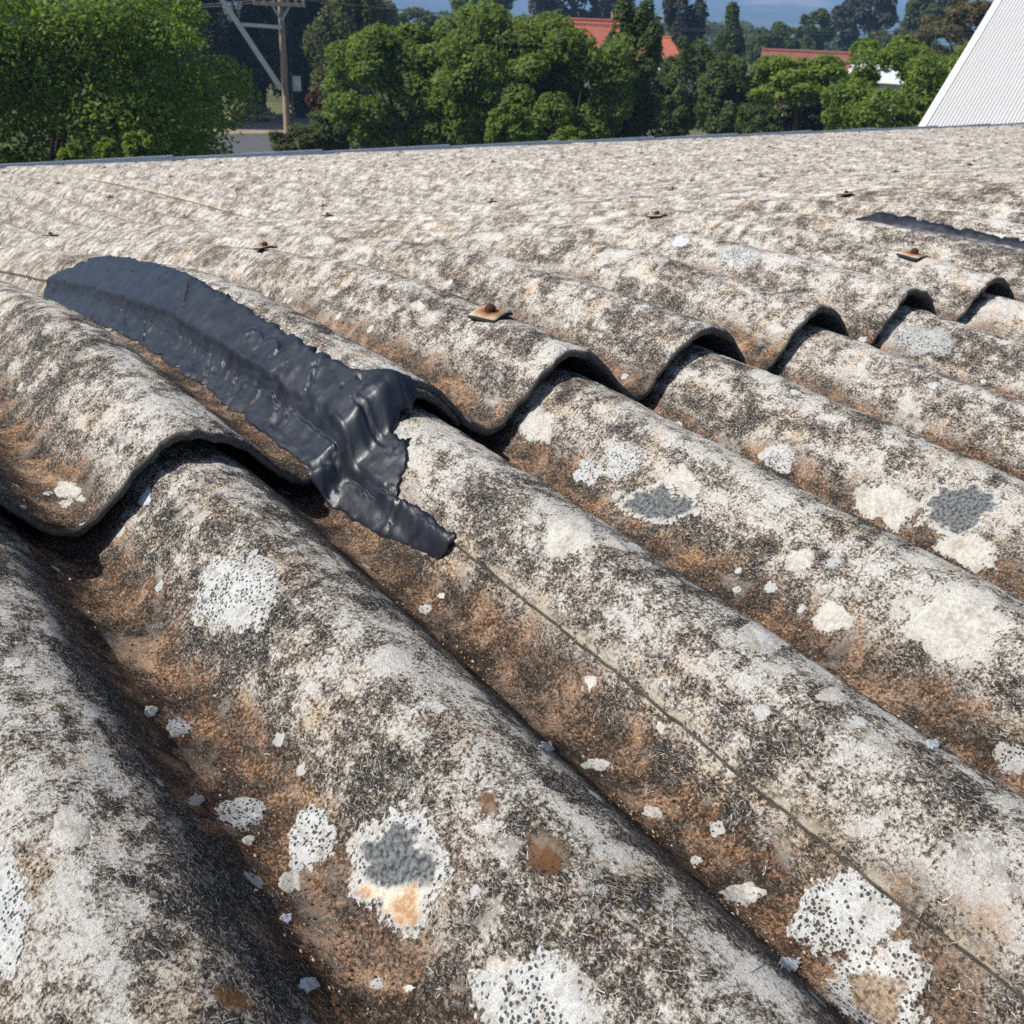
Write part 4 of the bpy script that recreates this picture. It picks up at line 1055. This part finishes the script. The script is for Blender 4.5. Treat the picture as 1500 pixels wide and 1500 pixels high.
TREES = [
 ('broadleaf_tree', 'big bright green broadleaf tree filling the left edge behind the roof', 48, 168, 285, 190, 24, 'fresh', 'tree', 'round', 1.35, 5.2),
 ('pine_tree', 'dark pine behind the bright tree, left of the leaning pole strut', 255, 20, 75, 190, 60, 'dark', 'tree', 'round', 1.2, 6),
 ('pine_tree', 'dark pine directly behind the wooden power pole', 375, 5, 85, 165, 64, 'dark', 'tree', 'round', 1.2, 6),
 ('pine_tree', 'dark pine just right of the power pole beside the olive tree', 465, 55, 60, 130, 66, 'dark', 'tree', 'round', 1.1, 6),
 ('gum_tree', 'olive grey gum tree with loose crown right of the power pole', 505, 70, 55, 115, 56, 'olive', 'tree', 'round', 0.75, 5),
 ('broadleaf_tree', 'leftmost of the full green trees in the middle behind the roof', 590, 140, 112, 92, 34, 'mid', 'tree', 'round', 1.25, 5.5),
 ('broadleaf_tree', 'tall rounded green tree in the centre below the far green crown', 715, 120, 118, 92, 33, 'mid', 'tree', 'round', 1.25, 5.5),
 ('broadleaf_tree', 'green tree in front of the largest red tiled roof', 832, 126, 112, 92, 32, 'mid', 'tree', 'round', 1.25, 5.5),
 ('broadleaf_tree', 'narrow dark green tree left of the small red roof end', 925, 120, 52, 96, 34, 'deep', 'tree', 'round', 1.2, 5.5),
 ('rusty_shrub', 'small reddish brown shrub beside the power pole', 478, 146, 28, 20, 42, 'rust', 'shrub', 'round', 1.5, 5),
 ('olive_bush', 'low olive bush at the foot of the power pole', 438, 212, 48, 26, 36, 'olive', 'bush', 'round', 1.5, 4.5),
 ('dark_bush', 'dark green bush between the rusty shrub and the middle trees', 500, 190, 50, 38, 37, 'deep', 'bush', 'round', 1.4, 5),
 ('young_shrub', 'lime green leafy shrub tip nearest the left edge above the roof line', 105, 232, 18, 18, 19, 'lime', 'shrub', 'round', 2.0, 6),
 ('young_shrub', 'lime green leafy shrub tip, middle of the three left ones', 158, 226, 14, 18, 19, 'lime', 'shrub', 'round', 2.0, 6),
 ('young_shrub', 'lime green leafy shrub tip, largest and rightmost of the three left ones', 205, 222, 24, 26, 19, 'lime', 'shrub', 'round', 1.8, 6),
 ('young_shrub', 'pale green rounded shrub in front of the central tree', 748, 190, 38, 36, 28, 'fresh', 'shrub', 'round', 1.6, 6),
 ('young_shrub', 'small bright shrub low in front of the tree by the red roof', 832, 208, 28, 20, 27, 'lime', 'shrub', 'round', 1.4, 5),
 ('dark_shrub', 'tall dark shrub right of the middle trees above the grey fence', 1005, 128, 48, 62, 46, 'deep', 'shrub', 'round', 1.3, 5),
 ('dark_shrub', 'dark shrub with green top left of the lime green tree', 1070, 152, 52, 62, 43, 'deep', 'shrub', 'round', 1.3, 5),
 ('cypress_tree', 'pointed green conifer rising above the dark shrubs', 1068, 72, 36, 56, 75, 'deep', 'tree', 'cone', 1.6, 5),
 ('pine_tree', 'tall dark conifer against the blue hills above the small red roof end', 1003, 8, 30, 66, 88, 'purple', 'tree', 'round', 1.6, 5),
 ('hedge_tree', 'dark green tree filling the gap behind the middle trees on the left', 655, 150, 95, 70, 42, 'deep', 'tree', 'round', 1.3, 5),
 ('hedge_tree', 'dark green tree filling the gap behind the middle trees on the right', 790, 150, 95, 72, 42, 'deep', 'tree', 'round', 1.3, 5),
 ('hedge_tree', 'dark green tree behind the lime tree, hiding the brick wall', 1150, 150, 70, 50, 48, 'deep', 'tree', 'round', 1.3, 5),
 ('hedge_tree', 'green tree standing directly left of the white metal roof edge', 1385, 150, 60, 70, 38, 'mid', 'tree', 'round', 1.3, 5),
 ('dark_shrub', 'low dark shrub behind the board fence, right of the middle trees', 975, 176, 34, 30, 44, 'deep', 'shrub', 'round', 1.3, 5),
 ('dark_shrub', 'low dark shrub between the tall dark shrubs and the lime green tree', 1112, 180, 36, 26, 41, 'deep', 'shrub', 'round', 1.3, 5),
 ('dark_shrub', 'low green shrub right of the lime tree trunk', 1245, 172, 38, 34, 37, 'deep', 'shrub', 'round', 1.3, 5),
 ('lime_tree', 'lime green spreading tree in front of the long red roof', 1178, 122, 98, 48, 38, 'lime', 'tree', 'wide', 1.4, 5),
 ('dark_shrub', 'dark bush in the shade under the lime green tree', 1195, 178, 62, 26, 39, 'purple', 'shrub', 'round', 1.3, 5),
 ('garden_tree', 'dense green garden tree left of the white metal roof', 1318, 152, 100, 82, 33, 'fresh', 'tree', 'round', 1.5, 5),
 ('brown_tree', 'brownish olive tree behind the top of the white metal roof', 1420, 62, 92, 56, 62, 'brown', 'tree', 'round', 1.2, 5),
 ('far_tree', 'far green tree above the central tree at the top of the picture', 715, 22, 50, 44, 98, 'mid', 'tree', 'round', 1.6, 5),
 ('far_tree', 'far dull dark tree behind the largest red roof', 850, -8, 84, 46, 125, 'purple', 'tree', 'round', 1.6, 5),
 ('far_tree', 'far dark tree left of the far green crown near the hills', 612, 34, 40, 20, 110, 'deep', 'tree', 'round', 1.6, 5),
 ('far_tree', 'far olive tree above the leftmost middle tree', 545, 30, 42, 36, 90, 'olive', 'tree', 'round', 1.6, 5),
 ('far_tree', 'far dark round tree standing alone before the blue hills', 1262, 30, 40, 40, 135, 'purple', 'tree', 'round', 1.8, 5),
 ('far_tree', 'far small dark tree above the long red roof', 1196, 44, 26, 24, 120, 'deep', 'tree', 'round', 1.8, 5),
 ('far_tree', 'far tree above the left end of the long red roof', 1130, 66, 40, 26, 112, 'deep', 'tree', 'round', 1.6, 5),
 ('far_tree', 'far pale olive tree above the bright metal roof', 1300, 68, 42, 22, 118, 'olive', 'tree', 'round', 1.4, 5),
 ('far_tree', 'far dark tree at the top right corner over the white roof', 1370, 22, 50, 26, 130, 'deep', 'tree', 'round', 1.4, 5),
]
for i, (nm, lab, px, py, rx, ry, ds, mt, cat, shp, dn, lf) in enumerate(TREES):
    tree(nm, lab, px, py, rx, ry, ds, mt, cat, shp, 100 + i, dn, lf)
# a dim belt of distant woodland before the hills
rg = np.random.default_rng(88)
nl = 60000
azb = rg.uniform(AZ0 - 0.62, AZ0 + 0.62, nl); rb_ = rg.uniform(230, 330, nl)
hh = 5.2 + 2.2 * vnoise(azb * 40, azb * 0, 71) + 1.2 * vnoise(azb * 130, azb * 0, 72)
pos = np.stack([CAM.x + rb_ * np.sin(azb), CAM.y + rb_ * np.cos(azb), hh * rg.uniform(0, 1, nl) ** 0.6], -1)
nrm = rg.normal(size=(nl, 3)) + np.array([0, 0, 0.6]); nrm /= np.linalg.norm(nrm, axis=1, keepdims=True)
t1 = np.cross(nrm, rg.normal(size=(nl, 3))); t1 /= np.linalg.norm(t1, axis=1, keepdims=True); t2 = np.cross(nrm, t1)
sz = rg.uniform(0.5, 1.1, nl)[:, None]
V = np.stack([pos - t1 * sz, pos + t2 * sz * .6, pos + t1 * sz, pos - t2 * sz * .6], 1).reshape(-1, 3)
wood = fast_mesh('distant_woodland', V, np.arange(nl * 4).reshape(-1, 4), LEAF['deep'], None, smooth=False)
tag(wood, 'distant belt of dark woodland at the foot of the blue hills', 'woodland', kind='stuff')
# straw-coloured dry clump behind the pole
tree('dry_shrub', 'pale straw coloured dry shrub behind the gravel left of the pole', 372, 170, 30, 15, 62, 'straw', 'shrub', 'round', 300, 0.9, 5)

# ------------------------------------------------------------------ houses
M_TILE = simple_mat('terracotta_roof_tiles', (0.33, 0.10, 0.06), 0.85, 0.2, 0.25, 1.2, bump=0.02)
M_TILE2 = simple_mat('brown_red_roof_tiles', (0.22, 0.088, 0.062), 0.85, 0.2, 0.25, 1.2, bump=0.02)
M_BRICK = simple_mat('orange_brick_wall', (0.40, 0.20, 0.11), 0.9, 0.2, 0.2, 2)
M_CREAM = simple_mat('cream_render', (0.62, 0.57, 0.48), 0.9, 0.2, 0.1, 2)
M_ZINC = simple_mat('bright_zinc_sheet', (0.55, 0.57, 0.59), 0.5, 0.5, 0.08, 2)
M_GLASS = simple_mat('dark_window_glass', (0.03, 0.04, 0.05), 0.1, 0.6, 0.2, 2)
M_WHITEP = simple_mat('white_painted_trim', (0.78, 0.78, 0.76), 0.5, 0.4, 0.05, 3)

def boxvf(x0, x1, y0, y1, z0, z1):
    V = [(x0, y0, z0), (x1, y0, z0), (x1, y1, z0), (x0, y1, z0), (x0, y0, z1), (x1, y0, z1), (x1, y1, z1), (x0, y1, z1)]
    F = [(0, 3, 2, 1), (4, 5, 6, 7), (0, 1, 5, 4), (1, 2, 6, 5), (2, 3, 7, 6), (3, 0, 4, 7)]
    return V, F
def box(name, b, mat, parent):
    return mesh_obj(name, *boxvf(*b), mat, parent)

def house(label, px, dist, width, depth, eave, ridge, turn, wall, roofm, hip=0.0, chimney=True, cat='house'):
    """long side towards the camera, turned by 'turn' degrees"""
    p = on_ground(px, dist)
    a = math.atan2(p.x - CAM.x, p.y - CAM.y)
    root = empty('house', p, -a + math.radians(turn))
    w, d = width / 2, depth / 2
    # walls with gables
    V = [(-w, -d, 0), (w, -d, 0), (w, d, 0), (-w, d, 0), (-w, -d, eave), (w, -d, eave), (w, d, eave), (-w, d, eave)]
    F = [(0, 1, 5, 4), (1, 2, 6, 5), (2, 3, 7, 6), (3, 0, 4, 7)]
    if hip == 0:
        V += [(-w, 0, ridge - 0.1), (w, 0, ridge - 0.1)]; F += [(4, 7, 8), (6, 5, 9)]
    mesh_obj('wall', V, F, wall, root)
    o = 0.45; e2 = eave - 0.15
    hx = w - hip if hip else w + o
    T = [(-w - o, -d - o, e2), (w + o, -d - o, e2), (w + o, d + o, e2), (-w - o, d + o, e2), (-hx, 0, ridge), (hx, 0, ridge)]
    th = 0.12
    VV = T + [(x, y, z - th) for x, y, z in T]
    FF = [(0, 1, 5, 4), (2, 3, 4, 5), (1, 2, 5), (3, 0, 4)] if hip else [(0, 1, 5, 4), (2, 3, 4, 5)]
    FF = FF + [tuple(i + 6 for i in reversed(f)) for f in FF] + [(0, 6, 7, 1), (2, 8, 9, 3), (1, 7, 8, 2), (3, 9, 6, 0)]
    if not hip: FF += [(0, 4, 10, 6), (4, 3, 9, 10), (1, 7, 11, 5), (5, 11, 8, 2)]
    rf = mesh_obj('roof', VV, FF, roofm, root)
    RV, RF = [], []; tube(RV, RF, (-hx, 0, ridge + 0.02), (hx, 0, ridge + 0.02), 0.13, 0.13, 8); mesh_obj('ridge_cap', RV, RF, roofm, rf)
    box('gutter', (-w - o, w + o, -d - o - 0.12, -d - o - 0.002, e2 - 0.13, e2 - 0.01), M_WHITEP, root)
    if chimney:
        c = box('chimney', (w * 0.3, w * 0.3 + 0.7, 0.4, 1.1, ridge - 1.0, ridge + 0.7), M_BRICK, rf)
    nw = max(2, int(width / 3.2))
    for k in range(nw):
        x = -w + width * (k + 0.5) / nw
        wv = box('window', (x - 0.65, x + 0.65, -d - 0.05, -d + 0.02, 1.0, 2.2), M_WHITEP, root)
        box('pane', (x - 0.56, x + 0.56, -d - 0.07, -d - 0.052, 1.08, 2.12), M_GLASS, wv)
    return tag(root, label, cat)
house('red tiled house, largest roof, half hidden behind the middle trees', 872, 92, 7.0, 7, 3.3, 5.75, 6, M_CREAM, M_TILE, 0, True)
house('red tiled hip roof end of the house right of the middle trees', 972, 88, 5.2, 7, 2.9, 4.75, -20, M_CREAM, M_TILE, 2.2, False)
house('long low house with brownish red roof behind the lime green tree', 1200, 86, 8.0, 7, 2.6, 4.2, 3, M_BRICK, M_TILE2, 0, False)
house('small shed with bright silvery metal roof next to the long red roof', 1296, 84, 3.6, 4, 2.8, 4.3, -14, M_CREAM, M_ZINC, 0, False, 'shed')

# white neighbouring shed: steep ribbed metal roof with a barge flashing
SHED_A = at(1347, 190, 27.0)
SHED_PITCH = math.radians(32)
def shed_dir(beta):
    d = ray(1347, 190); a = math.atan2(d.x, d.y) + beta
    return Vector((math.sin(a) * math.cos(SHED_PITCH), math.cos(a) * math.cos(SHED_PITCH), math.sin(SHED_PITCH))), Vector((math.sin(a + math.pi / 2), math.cos(a + math.pi / 2), 0))
def to_px(p):
    v = p - CAM; z = v.dot(FWD); return 750 + FPX * v.dot(RIGHT) / z, 750 - FPX * v.dot(UP) / z
best = None
for k in range(-60, 89):
    up_, ac_ = shed_dir(math.radians(k))
    for s in np.linspace(0.5, 22, 120):
        x, y = to_px(SHED_A + up_ * s)
        if abs(y) < 8 and (best is None or abs(x - 1465) < best[0]):
            best = (abs(x - 1465), k, s)
SUP, SAC = shed_dir(math.radians(best[1]))
SNO = SAC.cross(SUP)
if SNO.z < 0: SNO = -SNO
print('shed', best, to_px(SHED_A + SUP * best[2]))
M_WHITE = simple_mat('white_metal_roofing', (0.52, 0.51, 0.49), 0.5, 0.4, 0.04, 1.5)
SLEN, SWID, S0 = best[2] + 3.0, 9.0, -5.0
origin = SHED_A + SUP * S0
shed = empty('white_shed', (origin.x, origin.y, 0))
off = Vector((origin.x, origin.y, 0))
def sp(a, b, c):
    return tuple(origin + SAC * a + SUP * b + SNO * c - off)
pit = 0.076; n = int(SWID / pit * 8)
V = []; F = []
for i in range(n + 1):
    a = SWID * i / n; c = 0.017 * math.sin(2 * math.pi * a / pit)
    V += [sp(a, 0, c), sp(a, SLEN - S0, c)]
for i in range(n):
    F.append((2 * i, 2 * i + 2, 2 * i + 3, 2 * i + 1))
mesh_obj('roof_sheeting', V, F, M_WHITE, shed, True)
bv = [sp(a, b, c) for b in (0, SLEN - S0) for (a, c) in ((-0.06, -0.14), (-0.06, 0.03), (0.10, 0.03), (0.10, 0.018), (-0.045, 0.018), (-0.045, -0.14))]
mesh_obj('barge_flashing', bv, [(i, (i + 1) % 6, 6 + (i + 1) % 6, 6 + i) for i in range(6)], M_WHITEP, shed)
lo = origin; hi = origin + SUP * (SLEN - S0)
def wv(p): return (p.x - off.x, p.y - off.y, p.z)
w0 = lo - SNO * 0.15 + SAC * 0.02; w1 = hi - SNO * 0.15 + SAC * 0.02
mesh_obj('wall', [wv(w0), wv(w1), (w1.x - off.x, w1.y - off.y, 0), (w0.x - off.x, w0.y - off.y, 0)], [(0, 1, 2, 3)], M_CREAM, shed)
tag(shed, 'white ribbed metal shed roof sloping up at the right edge', 'shed')

# ------------------------------------------------------------------ power pole, strut, wires
M_POLE = simple_mat('weathered_pole_timber', (0.34, 0.25, 0.165), 0.9, 0.2, 0.25, 5, bump=0.01)
M_STEELP = simple_mat('galvanised_arm', (0.40, 0.42, 0.40), 0.6, 0.4, 0.15, 4)
M_PORC = simple_mat('porcelain_insulator', (0.50, 0.46, 0.44), 0.3, 0.5, 0.1, 5)
M_WIRE = simple_mat('dull_wire', (0.09, 0.09, 0.09), 0.6, 0.4, 0.1, 5)
PD = 46.0
pb = on_ground(421, PD, 190)
pole = empty('power_pole', pb)
ax = math.atan2(pb.x - CAM.x, pb.y - CAM.y)
side = Vector((math.cos(ax), -math.sin(ax), 0))          # to the right as seen
def pole_z(py): return at(415, py, PD).z
def rod(name, pts, r, mat, parent, n=8, taper=1.0):
    V, F = [], []
    for i in range(len(pts) - 1):
        k0 = 1 + (taper - 1) * i / (len(pts) - 1); k1 = 1 + (taper - 1) * (i + 1) / (len(pts) - 1)
        tube(V, F, pts[i], pts[i + 1], r * k0, r * k1, n)
    return mesh_obj(name, V, F, mat, parent, True)
top = pole_z(-14)
rod('post', [(0, 0, -0.3), (0, 0, top * .5), (0, 0, top)], 0.15, M_POLE, pole, 10, 0.75)
def sx(px): return metres(px, PD)
def bar(name, a, b, w, d, mat, parent):
    """flat-sided beam between two points given as (sideways, height)"""
    A = side * a[0] + Vector((0, 0, a[1])); B = side * b[0] + Vector((0, 0, b[1]))
    ax_ = (B - A).normalized(); fw = Vector((math.sin(ax), math.cos(ax), 0)); up_ = ax_.cross(fw)
    V = []
    for p in (A, B):
        for (s1, s2) in ((-1, -1), (1, -1), (1, 1), (-1, 1)):
            V.append(tuple(p + up_ * w / 2 * s1 + fw * (d / 2 * s2 - 0.18)))
    return mesh_obj(name, V, [(0, 1, 2, 3), (4, 7, 6, 5), (0, 4, 5, 1), (1, 5, 6, 2), (2, 6, 7, 3), (3, 7, 4, 0)], mat, parent)
bar('strut', (-sx(5), pole_z(130)), (-sx(92), pole_z(-40)), 0.20, 0.14, M_STEELP, pole)
bar('tie_beam', (-sx(52), pole_z(38)), (0, pole_z(40)), 0.13, 0.12, M_STEELP, pole)
bar('brace', (0, pole_z(30)), (sx(11), pole_z(8)), 0.09, 0.06, M_STEELP, pole)
bar('brace', (0, pole_z(30)), (-sx(11), pole_z(8)), 0.09, 0.06, M_STEELP, pole)
arm = bar('crossarm', (-sx(34), pole_z(6)), (sx(30), pole_z(6)), 0.16, 0.12, M_POLE, pole)
for k in (-32, -20, -8, 9, 19, 28):
    q = side * sx(k) + Vector((0, 0, pole_z(6) + 0.08)) - Vector((math.sin(ax), math.cos(ax), 0)) * 0.18
    V, F = [], []
    for (z0, z1, r0, r1) in ((0, .07, .03, .03), (.07, .11, .08, .09), (.11, .16, .09, .05), (.16, .22, .07, .06)):
        tube(V, F, q + Vector((0, 0, z0)), q + Vector((0, 0, z1)), r0, r1, 8)
    mesh_obj('insulator', V, F, M_PORC, arm, True)
Vb, Fb = boxvf(-0.16, 0.16, -0.12, 0.12, -0.28, 0.28)
mb = mesh_obj('meter_box', Vb, Fb, M_STEELP, pole); bq = side * sx(15) + Vector((0, 0, pole_z(122))); mb.location = bq; mb.rotation_euler = (0, 0, -ax)
rod('conduit', [tuple(side * sx(8) + Vector((0, 0, pole_z(105)))), tuple(side * sx(8) + Vector((0, 0, 0.0)))], 0.04, M_WIRE, pole)
tag(pole, 'wooden power pole with slanting strut, crossarm and small grey box', 'power pole')
def wire(label, a, b, sag):
    pts = [a.lerp(b, i / 24) - Vector((0, 0, sag * 4 * (i / 24) * (1 - i / 24))) for i in range(25)]
    V, F = [], []
    for i in range(24): tube(V, F, pts[i], pts[i + 1], 0.016, 0.016, 5)
    o = mesh_obj('power_line', V, F, M_WIRE)
    tag(o, label, 'wire', 'power lines above the trees')
for k, (px_, lab) in enumerate(((-30, 'upper dark power line running left from the pole'), (-8, 'lower dark power line running left from the pole'))):
    wire(lab, pb + side * sx(px_) + Vector((0, 0, pole_z(0) - 0.05)), at(-300, -20 + 9 * k, 52), 0.5)
for k, lab in enumerate(('upper power line crossing the top right of the picture', 'lower power line crossing the top right of the picture')):
    wire(lab, pb + side * sx(20 + 8 * k) + Vector((0, 0, pole_z(0) + 0.05)), at(1900, 6 + 8 * k, 70), 1.2)

# small things by the drive
o = rod('marker_post', [(0, 0, 0), (0, 0, 0.9), (0, 0, 1.15)], 0.06, M_WHITEP, None); o.location = on_ground(375, 37)
tag(o, 'thin pale marker post standing by the road left of the pole', 'post')
M_FENCE = simple_mat('grey_weathered_boards', (0.20, 0.17, 0.15), 0.9, 0.2, 0.3, 4)
fa, fb = on_ground(962, 42), on_ground(1060, 41)
fence = empty('board_fence', fa)
dirv = (fb - fa); Lf = dirv.length; fence.rotation_euler = (0, 0, math.atan2(dirv.y, dirv.x))
me = None
rf_ = random.Random(3)
nb_ = int(Lf / 0.16)
plank = bpy.data.meshes.new('plank'); vf = boxvf(0, 0.145, -0.01, 0.01, 0.05, 1.0); plank.from_pydata(vf[0], [], vf[1]); plank.materials.append(M_FENCE)
for i in range(nb_):
    b = link(bpy.data.objects.new('plank', plank), fence); b.location = (i * 0.16, 0, 0); b.scale = (1, 1, rf_.uniform(0.95, 1.05))
for i in range(0, nb_ + 1, 12):
    box('post', (i * 0.16 - 0.05, i * 0.16 + 0.05, 0.02, 0.12, 0, 1.3), M_FENCE, fence)
tag(fence, 'grey weathered board fence below the dark shrubs', 'fence')

# ------------------------------------------------------------------ air between here and the hills
N = Nodes('pale_haze')
N.t.nodes.remove(N.b)
pv = N.n('ShaderNodeVolumePrincipled')
pv.inputs['Color'].default_value = (0.36, 0.60, 1.0, 1)
pv.inputs['Density'].default_value = 0.0007
pv.inputs['Anisotropy'].default_value = 0.0
N.t.links.new(pv.outputs[0], N.out.inputs['Volume'])
hz = mesh_obj('haze', *boxvf(-6800, 6800, -2900, 6800, -6, 285), N.mat)
tag(hz, 'pale blue haze in the air before the hills', 'haze', kind='stuff')
